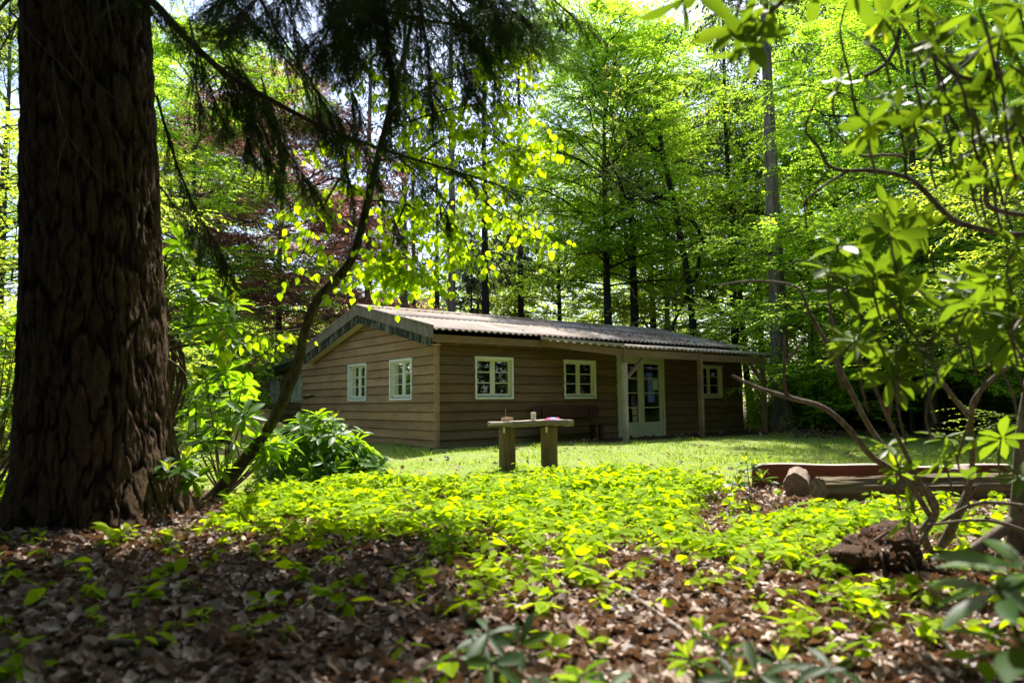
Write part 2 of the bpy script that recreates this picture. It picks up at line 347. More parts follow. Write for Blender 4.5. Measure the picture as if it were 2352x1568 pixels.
c = q.mix(q.rng(n1, .3, .7, 0, 1), (.044, .024, .015), (.165, .098, .056)); c = q.mix(q.rng(n2, .45, .7, 0, .5), c, (.085, .07, .03)); c = q.mix(q.rng(at.outputs['Fac'], .1, .75, 1, 0), c, (.012, .007, .005))  # cracks between plates get their shade painted in as near-black
M_bigbark = q.done(q.pbr(c, .9, q.bump(q.noise(q.coord((1, 1, .4)), 42, 7, .75), 1.0, .03), .15))

# ------------------------------------------------------------------ ground
def turf_amount(x, y):
    s, d = SD(x, y); x = np.asarray(x, float); y = np.asarray(y, float)
    t = sstep(8.6, 10.2, d + .8 * (vnoise(x * .6, y * .6, 9) - .5)) * (1 - sstep(21.5, 23.5, d + 1.5 * (vnoise(x * .5, y * .5, 8) - .5)) * (s > 2))
    t = t * sstep(-9, -7, s)
    edge = np.where((x > 3.2) & (x < 12.5), -1.62, -.35)
    under = sstep(edge + .25, edge - .35, y + .5 * (vnoise(x * 1.6, y * 1.6, 12) - .5))
    under = np.where(x < -.15, 1.0, under)
    t = t * under * np.where((x > 10.9) & (y > -3.2 - .4 * vnoise(x, y, 4)) & (y > -1.9 - .22 * (x - 10.9) - .3), .15, 1.0)
    return t
def axis(lo, hi, c, fine, n):
    t = np.linspace(-1, 1, n); a = np.sign(t) * np.abs(t) ** 2.6
    return np.where(a < 0, c + a * (c - lo), c + a * (hi - c))
gs = axis(-170, 170, 0, 0, 300); gd = axis(-60, 320, 6.5, 0, 320)
S_, D_ = np.meshgrid(gs, gd); gx, gy = XY(S_, D_); gz = ground(gx, gy) + 0
nx = len(gs); ii, jj = np.meshgrid(np.arange(nx - 1), np.arange(len(gd) - 1)); a = (jj * nx + ii).ravel()
floor = build('ground', [(np.stack([gx.ravel(), gy.ravel(), gz.ravel()], -1), np.stack([a, a + 1, a + nx + 1, a + nx], -1))], M_floor, smooth=True, attr=turf_amount(gx, gy).ravel())
tag(floor, 'brown forest floor with a green clearing in front of the cabin', 'ground', kind='structure')

# ------------------------------------------------------------------ cabin
rng = np.random.default_rng(4)
cabin = thing('cabin', 'low brown clapboard cabin with corrugated roof and white windows', 'cabin', (0, 0, 0))
LX, GY = 11.37, 8.1
RIDGE_Y, RIDGE_Z, SL = 3.35, 3.49, .236
def roof_z(y): return RIDGE_Z - SL * abs(y - RIDGE_Y)
WINX = [(1.023, 2.147), (3.795, 4.918), (9.268, 10.39)]; WZ = (1.062, 2.06)
WINY = [(1.068, 2.192), (3.512, 4.632)]
WINR = [(1.6, 2.4), (3.9, 5.6), (6.4, 7.6)]
DOOR = (5.726, 7.658, 0.0, 2.257)
def siding(mapper, a0, a1, top, openings, row=.213, lean=.046, thin=.004, zb=-.06):
    """lapped boards; top(a) gives the height of the wall there (list of (a, z) for a gable)"""
    ch = []; zt = max(z for a, z in top); z = zb; xs = [a for a, _ in top]; zs = [q for _, q in top]
    def span(h):                              # where the wall is at least h tall
        g = np.linspace(a0, a1, 1200); k = np.interp(g, xs, zs) >= h - 1e-6
        return (g[k][0], g[k][-1]) if k.any() else None
    while z < zt - .02:
        z1 = min(z + row - .015, zt - .001); zr = z + row
        s0, s1 = span(z), span(z1 - .001)
        if s0 is None: break
        if s1 is None: z1 = z + (zt - z) * .6; s1 = span(z1) or s0
        cuts = sorted([o for o in openings if o[2] < z1 and o[3] > z])
        j = rng.normal(0, .002)
        off = lambda h: lean + j + (thin - lean) * (h - z) / row
        def piece(l0, l1, h0, h1, t0=None, t1=None):
            if l1 - l0 < .004 or h1 - h0 < .004: return
            t0 = l0 if t0 is None else t0; t1 = l1 if t1 is None else t1
            o0, o1 = off(h0), off(h1)
            ch.append(hexa([mapper(l0, o0, h0), mapper(l1, o0, h0), mapper(l1, 0, h0), mapper(l0, 0, h0), mapper(t0, o1, h1), mapper(t1, o1, h1), mapper(t1, 0, h1), mapper(t0, 0, h1)]))
        cur = s0[0]; curt = s1[0]
        stops = [(o[0], o[1], o) for o in cuts]
        joints = []
        for b0, b1, o in stops + [(s0[1], None, None)]:
            e = b0; et = b0 if o is not None else s1[1]
            # random butt joint in long runs
            if e - cur > 3.5:
                xj = rng.uniform(cur + .8, e - .8); piece(cur, xj - .0015, z, z1, curt, None); piece(xj + .0015, e, z, z1, None, et)
            else: piece(cur, e, z, z1, curt, et)
            if o is not None:
                piece(b0, b1, z, min(o[2], z1)); piece(b0, b1, max(o[3], z), z1)
                cur = b1; curt = b1
        z = zr
    return ch
def backing(mapper, a0, a1, top, openings, t0=-.012, t1=-.11):
    """the wall core behind the boards, cut round the openings"""
    xs = sorted(set([a0, a1] + [a for a, _ in top] + [o[0] for o in openings] + [o[1] for o in openings])); ch = []
    tx = [a for a, _ in top]; tz = [z for _, z in top]
    for l, r in zip(xs[:-1], xs[1:]):
        if r - l < 1e-4: continue
        hit = [o for o in openings if o[0] < (l + r) / 2 < o[1]]
        zl, zr_ = np.interp(l, tx, tz) - .002, np.interp(r, tx, tz) - .002
        parts = [(-.05, hit[0][2], -.05, hit[0][2]), (hit[0][3], zl, hit[0][3], zr_)] if hit else [(-.05, zl, -.05, zr_)]
        for (b, tl, b2, tr_) in parts:
            if tl - b < .01: continue
            ch.append(hexa([mapper(l, t0, b), mapper(r, t0, b), mapper(r, t1, b), mapper(l, t1, b), mapper(l, t0, tl), mapper(r, t0, tr_), mapper(r, t1, tr_), mapper(l, t1, tl)]))
    return ch
mF = lambda a, o, z: (a, -o, z)
mG = lambda a, o, z: (-o, a, z)
mR = lambda a, o, z: (LX + o, a, z)
mB = lambda a, o, z: (a, GY + o, z)
opF = [(a, b, *WZ) for a, b in WINX] + [DOOR]
opG = [(a, b, *WZ) for a, b in WINY]; opR = [(a, b, 1.0, 2.1) for a, b in WINR]
topF = [(0, 2.42), (LX, 2.42)]
topG = [(0, roof_z(0) - .09), (RIDGE_Y, RIDGE_Z - .09), (GY, roof_z(GY) - .06)]
opF = sorted(opF)
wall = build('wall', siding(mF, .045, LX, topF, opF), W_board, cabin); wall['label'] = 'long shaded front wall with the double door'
build('wall_core', backing(mF, 0, LX, topF, opF), M_inner, wall)
wall = build('wall', siding(mG, .045, GY, topG, opG), W_board_y, cabin); wall['label'] = 'gable end wall with two windows'
build('wall_core', backing(mG, .11, GY, topG, opG), M_inner, wall)
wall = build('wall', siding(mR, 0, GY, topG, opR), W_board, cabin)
build('wall_core', backing(mR, .11, GY - .11, topG, opR), M_inner, wall)
topB = [(0, roof_z(GY) - .08), (LX, roof_z(GY) - .08)]
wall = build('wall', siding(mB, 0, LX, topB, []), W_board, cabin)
build('wall_core', backing(mB, .11, LX - .11, topB, []), M_inner, wall)
build('corner_board', [box(-.048, .042, -.046, .044, -.10, 2.44)], W_board_y, cabin)
build('corner_board', [box(LX - .02, LX + .05, -.05, .02, -.06, 2.3)], W_board, cabin)
build('interior_floor', [box(.12, LX - .12, .12, GY - .12, -.06, .02)], M_inner, cabin)
build('ceiling', [box(.12, LX - .12, .12, GY - .12, 2.30, 2.36)], M_inner, cabin)
# windows
def window(mapper, a0, a1, z0, z1, parent, mf, ms, panes=True, fw_=.075):
    B = lambda l, r, o0, o1, b, t: hexa([mapper(l, o0, b), mapper(r, o0, b), mapper(r, o1, b), mapper(l, o1, b), mapper(l, o0, t), mapper(r, o0, t), mapper(r, o1, t), mapper(l, o1, t)])
    fo, fi = .048, -.105
    fr = build('window', [B(a0, a0 + fw_ * .62, fo, fi, z0, z1), B(a1 - fw_ * .62, a1, fo, fi, z0, z1), B(a0 + fw_ * .62, a1 - fw_ * .62, fo, fi, z0, z0 + .045), B(a0 + fw_ * .62, a1 - fw_ * .62, fo, fi, z1 - .055, z1)], mf, parent)
    build('drip_cap', [B(a0 - .015, a1 + .015, fo + .016, .0, z1 + .001, z1 + .014)], M_sill, fr)
    i0, i1, b, t = a0 + fw_ * .62, a1 - fw_ * .62, z0 + .045, z1 - .055; mid = (i0 + i1) / 2
    build('sill', [B(i0 + .004, i1 - .004, -.002, -.05, b + .001, b + .028)], M_sill, fr)
    so_, si = -.052, -.092; b2 = b + .03; gz = []
    sh = [B(mid - .022, mid + .022, so_ + .008, si, b2, t)]
    for l, r in ((i0 + .002, mid - .023), (mid + .023, i1 - .002)):
        st = .045
        sh += [B(l, l + st, so_, si, b2, t), B(r - st, r, so_, si, b2, t), B(l + st, r - st, so_, si, b2, b2 + st + .01), B(l + st, r - st, so_, si, t - st, t)]
        hb, ht = b2 + st + .01, t - st
        for k in (1, 2):
            zc = hb + (ht - hb) * k / 3; sh.append(B(l + st, r - st, so_ - .004, si + .004, zc - .011, zc + .011))
        gz.append(B(l + st - .004, r - st + .004, -.068, -.074, hb - .004, ht + .004))
    build('sash', sh, ms, fr)
    for g_ in gz: build('pane', [g_], M_glass, fr)
    return fr
for a, b in WINX: window(mF, a, b, *WZ, cabin, M_white_shade, M_sash)
for a, b in WINY: window(mG, a, b, *WZ, cabin, M_white, M_white_shade)
for a, b in WINR: window(mR, a, b, 1.0, 2.1, cabin, M_white_shade, M_sash)
# double door
B = lambda l, r, y0, y1, b, t: box(l, r, y0, y1, b, t)
dx0, dx1, _, dz = DOOR
build('door_frame', [B(dx0, dx0 + .085, -.05, .1, -.02, dz), B(dx1 - .085, dx1, -.05, .1, -.02, dz), B(dx0 + .085, dx1 - .085, -.05, .1, dz - .11, dz), B(dx0 + .085, dx1 - .085, -.06, .1, -.05, .03)], M_door, cabin)
dm = (dx0 + dx1) / 2
for l, r, hs in ((dx0 + .088, dm - .002, 1), (dm + .002, dx1 - .088, -1)):
    st = .115; b, t = .035, dz - .114
    ch = [B(l, l + st, -.02, .03, b, t), B(r - st, r, -.02, .03, b, t), B(l + st, r - st, -.02, .03, b, b + .11), B(l + st, r - st, -.02, .03, t - .12, t), B(l + st, r - st, -.012, .022, b + .111, b + .30), B(l + st, r - st, -.02, .03, b + .301, b + .36)]
    zb_, zt_ = b + .36, t - .12
    for k in (1, 2, 3):
        zc = zb_ + (zt_ - zb_) * k / 4; ch.append(B(l + st, r - st, -.014, .024, zc - .013, zc + .013))
    dr = build('door', ch, M_door, cabin)
    build('pane', [B(l + st - .004, r - st + .004, .003, .009, zb_ - .004, zt_ + .004)], M_glass, dr)
    if hs > 0:
        build('handle', [B(r - .075, r - .045, -.028, -.0205, 1.0, 1.2), B(r - .15, r - .05, -.062, -.045, 1.09, 1.112), B(r - .066, r - .052, -.046, -.028, 1.094, 1.108)], M_steel, dr)
    for zc in (.3, 1.2, 2.0):
        xh = l - .006 if hs > 0 else r + .006
        build('hinge', tube([(xh, -.03, zc - .05), (xh, -.03, zc + .05)], .009, 8), M_steel, dr)
px0 = dm + .30
o = build('notice', [box(px0, px0 + .20, -.006, -.003, .95, 1.78), box(px0 - .06, px0 - .001, -.006, -.003, 1.68, 1.78), box(px0 + .201, px0 + .26, -.006, -.003, .95, 1.27)], M_paper, None)
tag(o, 'blue notice sheets taped to the glass of the double door', 'notice')
o = build('notice', [box(px0 + .21, px0 + .42, -.0065, -.0035, 1.30, 1.58)], M_paper2, None)
tag(o, 'cream notice sheet beside the blue notice on the door glass', 'notice')
# roof: corrugated sheets, ridge cap, fascia, barge boards
def corrugated(x0, x1, rows, wave=.177, amp=.026, thick=.008, per=8):
    """rows: list of (y, z) from high to low"""
    n = int((x1 - x0) / wave * per); xs = np.linspace(x0, x1, n + 1); h = amp * np.cos(xs / wave * 2 * np.pi)
    Y = np.array([r[0] for r in rows]); Z = np.array([r[1] for r in rows]); k = len(rows)
    top = np.stack([np.broadcast_to(xs, (k, n + 1)), np.broadcast_to(Y[:, None], (k, n + 1)), Z[:, None] + h[None]], -1)
    bot = top - np.array([0, 0, thick]); V = np.concatenate([top.reshape(-1, 3), bot.reshape(-1, 3)])
    i, j = np.meshgrid(np.arange(n), np.arange(k - 1)); a = (j * (n + 1) + i).ravel(); M = k * (n + 1)
    F = [np.stack([a, a + n + 1, a + n + 2, a + 1], -1), np.stack([a + M, a + M + 1, a + M + n + 2, a + M + n + 1], -1)]
    for r in (0, k - 1):
        e = r * (n + 1) + np.arange(n); q_ = np.stack([e, e + 1, e + 1 + M, e + M], -1); F.append(q_ if r == 0 else q_[:, ::-1])
    for cidx in (0, n):
        e = np.arange(k - 1) * (n + 1) + cidx; F.append(np.stack([e, e + M, e + M + n + 1, e + n + 1], -1))
    return V, np.concatenate(F)
RX0, RX1 = -.36, 11.72
yl = [RIDGE_Y, 2.4, 1.72]; rows1 = [(y, roof_z(y) + .030) for y in yl]
rows2 = [(y, roof_z(y) + .012) for y in (1.9, .8, -.2, -.43)]
roof = build('roof', [corrugated(RX0, RX1, rows1), corrugated(RX0, RX1, rows2)], M_roof, cabin, smooth=True)
build('rear_sheet', [corrugated(RX0, RX1, [(y, roof_z(y) + .012) for y in (RIDGE_Y, 5.2, 7.12)]), corrugated(.02, RX1, [(y, roof_z(y) + .004) for y in (7.0, 8.35)])], M_roof, roof, smooth=True)
xs = np.linspace(RX0 - .02, RX1 + .02, 60); th = np.linspace(0, np.pi, 9); cp = []
V = np.array([[(x, RIDGE_Y - .15 * math.cos(t), RIDGE_Z + .03 + .06 * math.sin(t) - .25 * (.15 * abs(math.cos(t)))) for t in th] for x in xs]).reshape(-1, 3)
i, j = np.meshgrid(np.arange(8), np.arange(59)); a = (j * 9 + i).ravel(); build('ridge_cap', [(V, np.stack([a, a + 1, a + 10, a + 9], -1))], M_roof, roof, smooth=True)
# moss cushions along the ridge
ch = []
for k in range(150):
    x = rng.uniform(-.2, 8.5); y = RIDGE_Y - rng.uniform(.08, .26); r = rng.uniform(.015, .05)
    u, v = np.meshgrid(np.linspace(0, 2 * np.pi, 8)[:-1], np.linspace(.05, 1.5, 4)); z0 = roof_z(y) + .035
    V = np.stack([x + r * 1.8 * np.cos(u) * np.sin(v), y + r * np.sin(u) * np.sin(v), z0 + r * .8 * np.cos(v)], -1).reshape(-1, 3)
    F = [(q_ * 7 + p, q_ * 7 + (p + 1) % 7, q_ * 7 + 7 + (p + 1) % 7, q_ * 7 + 7 + p) for q_ in range(3) for p in range(7)]
    ch.append((V, np.array(F)))
o = build('moss', ch, M_moss, roof, smooth=True); o['kind'] = 'stuff'
# barge boards on the gable end
def slope_bar(x0, x1, ya, yb, dtop, dbot):
    za, zb_ = roof_z(ya), roof_z(yb)
    return hexa([(x0, ya, za - dbot), (x1, ya, za - dbot), (x1, yb, zb_ - dbot), (x0, yb, zb_ - dbot), (x0, ya, za - dtop), (x1, ya, za - dtop), (x1, yb, zb_ - dtop), (x0, yb, zb_ - dtop)])
build('barge_board', [slope_bar(-.395, -.362, -.45, 1.9 - .004, -.045, .20), slope_bar(-.398, -.362, 1.9 + .004, RIDGE_Y - .001, -.05, .20), slope_bar(-.397, -.362, RIDGE_Y + .001, 7.13, -.05, .20)], M_barge, cabin)
build('barge_roll', tube([(-.38, -.45, roof_z(-.45) + .06), (-.38, RIDGE_Y, RIDGE_Z + .06)], .035, 8) + tube([(-.38, RIDGE_Y + .002, RIDGE_Z + .06), (-.38, 7.13, roof_z(7.13) + .06)], .035, 8), M_barge, cabin, smooth=True)
build('lower_barge_board', [slope_bar(-.36, -.325, -.30, RIDGE_Y - .001, .17, .40), slope_bar(-.36, -.325, RIDGE_Y + .001, 7.1, .17, .40)], M_barge2, cabin)
build('soffit', [slope_bar(-.324, -.055, -.26, RIDGE_Y - .002, .36, .375), slope_bar(-.324, -.055, RIDGE_Y + .002, 7.08, .36, .375)], M_soffit, cabin)
build('fascia', [box(-.30, LX + .3, -.30, -.265, 2.33, 2.50), box(-.30, LX + .3, -.262, -.035, 2.42, 2.44)], W_beam, cabin)
ch = []
for x in np.arange(.4, 11.4, 1.2): ch.append(box(x, x + .06, -.262, -.036, 2.30, 2.418))
[build('rafter_tail', [c_], W_beam, cabin) for c_ in ch]
# the lower wing behind the left end
wing = thing('cabin_wing', 'lower clapboard wing set back behind the left end of the cabin', 'annex', (.6, 8.13, 0))
wx = .6; wz = lambda y: 2.80 - .088 * (y - 8.13)
mW = lambda a, o, z: (-o, a - 8.13, z)
wt = [(8.14, wz(8.14) - .08), (14.25, wz(14.25) - .08)]; opW = [(9.62, 10.6, 1.06, 1.98), (11.76, 12.74, 1.06, 1.98)]
o = build('wall', siding(mW, 8.14, 14.25, wt, opW, zb=0), W_board_y, wing); build('wall_core', backing(mW, 8.14, 14.25, wt, opW), M_inner, o)
o = build('wall', [box(.0, 6, 6.121, 6.16, -.05, 2.1)], W_board_y, wing)
build('rear_wall', [box(3.0, 3.1, .02, 6.1, -.05, 2.3)], M_inner, wing)
for op in opW: window(mW, *op, wing, M_white, M_white)
def wbar(x0, x1, ya, yb, dt, db):
    return hexa([(x0, ya - 8.13, wz(ya) - db), (x1, ya - 8.13, wz(ya) - db), (x1, yb - 8.13, wz(yb) - db), (x0, yb - 8.13, wz(yb) - db), (x0, ya - 8.13, wz(ya) - dt), (x1, ya - 8.13, wz(ya) - dt), (x1, yb - 8.13, wz(yb) - dt), (x0, yb - 8.13, wz(yb) - dt)])
build('roof', [wbar(-.3, 6, 8.36, 14.5, 0, .05)], M_roof, wing)
build('barge_board', [wbar(-.335, -.302, 8.2, 14.52, -.04, .2)], M_barge, wing)
build('lower_barge_board', [wbar(-.30, -.27, 8.3, 14.4, .12, .34)], M_barge2, wing)
build('soffit', [wbar(-.268, -.055, 8.3, 14.4, .30, .315)], M_soffit, wing)
# porch
porch = thing('porch', 'lean-to porch on timber posts over the double door', 'porch', (0, 0, 0))
PY = -1.4
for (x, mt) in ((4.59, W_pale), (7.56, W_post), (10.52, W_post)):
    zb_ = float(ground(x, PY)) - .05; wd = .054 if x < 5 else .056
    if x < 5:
        o = build('post', [box(x - wd, x + wd, PY - wd, PY + wd, zb_, 1.93)], W_pale, porch); o['label'] = 'porch post with sunlight painted into its paler lower part'
        build('post_head', [box(x - wd, x + wd, PY - wd, PY + wd, 1.932, 2.30)], W_beam, o)  # same post, browner: the roof shadow is put into the colour
    else: build('post', [box(x - wd, x + wd, PY - wd, PY + wd, zb_, 2.30)], W_post, porch)
build('front_beam', [box(4.66, 7.495, PY - .035, PY + .035, 2.08, 2.27), box(7.63, 10.45, PY - .035, PY + .035, 2.06, 2.25)], W_beam, porch)
build('side_beam', [bar((2.8, -.31, 2.44), (4.53, PY, 2.19), .05, .17)], W_beam, porch)
build('brace', [bar((4.65, PY, 1.55), (5.28, PY, 2.07), .07, .08, (0, 1, 0))], W_beam, porch)
build('brace', [bar((10.44, PY, 1.55), (9.9, PY, 2.05), .07, .08, (0, 1, 0))], W_post, porch)
n = 420; xs = np.linspace(2.75, 11.12, n); hh = .026 * np.cos(xs / .177 * 2 * np.pi); yo = np.where(xs < 4.55, -.44 - (xs - 2.75) / 1.8 * 1.03, -1.47)
V = []; 
for f_ in (0, .5, 1.0):
    y = -.30 + (yo + .30) * f_; V.append(np.stack([xs, y, 2.535 + (y + .30) * .157 - .012 + hh], -1))
V = np.array(V); V2 = V - np.array([0, 0, .008]); a = (np.arange(2)[:, None] * n + np.arange(n - 1)[None]).ravel(); M = 3 * n
F = [np.stack([a, a + n, a + n + 1, a + 1], -1), np.stack([a + M, a + M + 1, a + M + n + 1, a + M + n], -1)]
e = 2 * n + np.arange(n - 1); F.append(np.stack([e, e + M, e + M + 1, e + 1], -1))
build('porch_roof', [(np.concatenate([V.reshape(-1, 3), V2.reshape(-1, 3)]), np.concatenate(F))], M_roof, porch, smooth=True)
build('edge_trim', [bar((2.7, -.43, 2.545), (4.53, -1.475, 2.375), .03, .06)], W_redtop, porch)
slab = build('porch_paving', [box(4.75, 10.9, -1.30, -.06, -.2, -.028)], M_concrete); tag(slab, 'grey paved strip under the porch', 'paving', kind='structure')

# ------------------------------------------------------------------ furniture on the lawn
bench = thing('bench', 'dark red wooden bench against the cabin wall beside the double door', 'bench', (3.75, -.42, 0))
gb = float(ground(3.75, -.42))
build('backrest', [box(-1.12, 1.12, .26, .30, .60, .87)], W_bench, bench)
build('seat', [box(-1.1, 1.1, -.22, .0, .40, .44), box(-1.1, 1.1, .015, .2, .40, .44)], W_bench, bench)
for sx in (-.8, .8):
    build('leg', [box(sx - .05, sx + .05, -.2, -.1, gb - .03, .398), box(sx - .05, sx + .05, .10, .2, gb - .03, .398), box(sx - .03, sx + .03, .205, .255, .3, .85)], W_bench, bench)
# table
tx, ty = -1.12, -4.72; ta = R_(-31)
tgz = float(ground(tx, ty)); table = thing('log_table', 'rough slab table on two upright log legs on the grass', 'table', (tx, ty, tgz), ta)
def slab_mesh(l, wd, z0, z1, n=26, jit=.014, seed=1):
    r = np.random.default_rng(seed); xs = np.linspace(-l / 2, l / 2, n); V = []
    for i, x in enumerate(xs):
        f_ = -wd / 2 + .02 * math.sin(x * 5 + 1) + r.normal(0, jit * .5); bk = wd / 2 + .02 * math.sin(x * 4) + r.normal(0, jit * .5); zt = z1 + .012 * math.sin(x * 3.3 + .4) + r.normal(0, .003); zb_ = z0 + .01 * math.sin(x * 6) + r.normal(0, jit * .35)
        V += [(x, f_ + .012, zb_), (x, f_ - .008, (zb_ * .4 + zt * .6)), (x, f_ + .01, zt), (x, bk - .01, zt), (x, bk, zb_)]
    F = []
    for i in range(n - 1):
        for k in range(5):
            a, b = i * 5 + k, i * 5 + (k + 1) % 5; F.append((a, b, b + 5, a + 5))
    V = np.array(V); F = np.array(F); e = (n - 1) * 5
    return [(V, F), (np.zeros((0, 3)), np.array([(4, 3, 2, 1, 0), (e, e + 1, e + 2, e + 3, e + 4)]) - len(V))]
build('tabletop', slab_mesh(1.34, .5, .70, .785), W_slab, table)
for sx, wd, sd_ in ((-.375, .132, 2), (.31, .13, 5)):
    r = np.random.default_rng(sd_); th = np.arange(20) * 2 * np.pi / 20; V = []; zs = np.linspace(-.05, .699, 16)
    base = 1 + .08 * np.cos(2 * th + sd_) + r.normal(0, .02, 20)
    for z in zs:
        k = wd * base * (1.03 + .05 * math.exp(-max(z, 0) / .1)); V.append(np.stack([sx + k * np.cos(th), k * .85 * np.sin(th), np.full(20, z)], -1))
    V = np.array(V).reshape(-1, 3); i, j = np.meshgrid(np.arange(20), np.arange(15)); F = np.stack([j * 20 + i, j * 20 + (i + 1) % 20, j * 20 + 20 + (i + 1) % 20, j * 20 + 20 + i], -1).reshape(-1, 4)
    lg = build('leg', [(V, F), (np.zeros((0, 3)), np.array([list(range(15 * 20, 16 * 20))]) - len(V))], W_leg, table, smooth=True)
    build('bracket', [box(sx - .075, sx - .045, -wd * .86 - .008, -wd * .86 + .02, .60, .69)], M_steel, lg)
def on_table(x, y): 
    c, s = math.cos(ta), math.sin(ta); return (tx + c * x - s * y, ty + s * x + c * y, tgz + .787 + .012 * math.sin(x * 3.3 + .4))
radio = thing('wooden_radio', 'small light wooden box with a thin upright rod on the table', 'radio', on_table(-.37, .02), ta + .75)
build('case', [box(-.085, .085, -.055, .055, .004, .062)], W_box, radio); [build('foot', [box(a - .01, a + .01, -.04, .04, -.003, .0035)], M_black, radio) for a in (-.06, .06)]
build('aerial', tube([(.0, .03, .063), (0, .03, .19)], .0028, 6) + tube([(0, .03, .19), (0, .03, .197)], .005, 6), M_steel, radio)
cup = thing('travel_cup', 'pale green tumbler with a steel lid on the table', 'cup', on_table(.055, -.02), 0)
def lathe(prof, n=24):
    th = np.arange(n) * 2 * np.pi / n; V = np.array([[(r * math.cos(t), r * math.sin(t), z) for t in th] for r, z in prof]).reshape(-1, 3)
    i, j = np.meshgrid(np.arange(n), np.arange(len(prof) - 1)); return [(V, np.stack([j * n + i, j * n + (i + 1) % n, j * n + n + (i + 1) % n, j * n + n + i], -1).reshape(-1, 4))]
build('body', lathe([(.001, .0), (.036, .0), (.040, .008), (.044, .10), (.044, .106)]), M_cup, cup, smooth=True)
build('lid', lathe([(.044, .1065), (.0455, .108), (.0455, .122), (.040, .124), (.038, .119), (.001, .119)]), M_steel, cup, smooth=True)
[build('lid_tab', [box(a - .009, a + .009, -.012, .012, .1195, .132)], M_steel, cup) for a in (-.021, .023)]
build('badge', [box(-.008, .01, -.0437, -.0405, .055, .07)], M_black, cup)
book = thing('folded_leaflet', 'pink and blue folded leaflet lying at the end of the table', 'leaflet', on_table(.36, -.05), ta + .25)
build('cover', [hexa([(-.115, -.06, .002), (.115, -.06, .002), (.115, .06, .002), (-.115, .06, .002), (-.095, -.03, .034), (.095, -.03, .034), (.105, .06, .01), (-.105, .06, .01)])], M_pink, book)
build('panel', [hexa([(-.05, -.0575, .0085), (.04, -.0575, .0085), (.04, -.056, .0085), (-.05, -.056, .0085), (-.045, -.0315, .036), (.035, -.0315, .036), (.035, -.030, .036), (-.045, -.030, .036)])], M_blue, book)
# log seats on the right
def log_mesh(l, r0, seed, n=48, k=40, ecc=.06, knob=.03):
    r = np.random.default_rng(seed); th = np.arange(n) * 2 * np.pi / n; ph = r.uniform(0, 6, 4); xs = np.linspace(0, l, k); V = []
    for x in xs:
        q_ = r0 * (1 + ecc * np.cos(2 * th + ph[0]) + knob * np.cos(5 * th + ph[1] + x * 2) + .02 * np.cos(9 * th + ph[2]) + (.26 if seed == 3 else .06) * (vnoise(th * 5 + seed, np.full(n, x * 1.2), seed) - .5) + (.14 if seed == 3 else .03) * (vnoise(th * 14 + seed, np.full(n, x * 2.2), seed + 1) - .5) + r.normal(0, .006, n)); V.append(np.stack([np.full(n, x), q_ * np.cos(th), q_ * np.sin(th)], -1))
    V = np.array(V).reshape(-1, 3); i, j = np.meshgrid(np.arange(n), np.arange(k - 1)); F = np.stack([j * n + i, j * n + (i + 1) % n, j * n + n + (i + 1) % n, j * n + n + i], -1).reshape(-1, 4)
    return [(V, F), (np.zeros((0, 3)), np.array([list(range(n))[::-1], list(range((k - 1) * n, k * n))]) - len(V))]
sdv = lambda s, d: np.array([*XY(s, d), 0])
pa, pb = G(1720, 8.9), G(2300, 8.75); ln = float(np.linalg.norm(pb[:2] - pa[:2])); an = math.atan2(pb[1] - pa[1], pb[0] - pa[0])
plank = thing('plank_seat', 'long reddish live-edge plank standing on edge behind the logs', 'plank bench', (pa[0], pa[1], pa[2]), an)
n = 40; xs = np.linspace(0, ln, n); zt = .262 + .012 * np.sin(xs * 2.1 + .5) + .008 * np.sin(xs * 5.3) + np.where(xs > ln * .55, -.012, 0); V = []
for x, z in zip(xs, zt): V += [(x, -.035, -.04), (x, -.035 - .006, z - .012), (x, .04, z - .012), (x, .04, -.04)]
V = np.array(V); F = []
for i in range(n - 1):
    for k in range(4): F.append((i * 4 + k, i * 4 + (k + 1) % 4, i * 4 + 4 + (k + 1) % 4, i * 4 + 4 + k))
e = (n - 1) * 4; build('board', [(V, np.array(F + [(3, 2, 1, 0), (e, e + 1, e + 2, e + 3)]))], W_red, plank)
V = []
for x, z in zip(xs, zt): V += [(x, -.046, z - .011), (x, -.046, z), (x, .05, z + .008), (x, .05, z - .011)]
build('sawn_edge', [(np.array(V), np.array(F + [(3, 2, 1, 0), (e, e + 1, e + 2, e + 3)]))], W_redtop, plank)
def log_thing(label, u0, d0, u1, d1, r0, seed, mat, name='log', lift=.85):
    a, b = G(u0, d0), G(u1, d1); l = float(np.linalg.norm(b - a)); o = build(name, log_mesh(l, r0, seed), mat, None, smooth=False)
    o.location = (a[0], a[1], a[2] + r0 * lift); o.rotation_euler = (0, -math.asin((b[2] - a[2]) / l), math.atan2(b[1] - a[1], b[0] - a[0])); return tag(o, label, 'log', 'log seats on the right')
log_thing('thick split grey-brown log lying in front of the red plank', 1868, 7.0, 2330, 7.35, .138, 3, W_log, lift=.9)
log_thing('short round log pointing at the viewer left of the split log', 1818, 7.7, 1824, 8.5, .135, 7, W_round, lift=.95)
log_thing('short pale round log lying end-on behind the split log under the branches', 2190, 7.9, 2200, 8.5, .135, 9, W_round, lift=1.05)
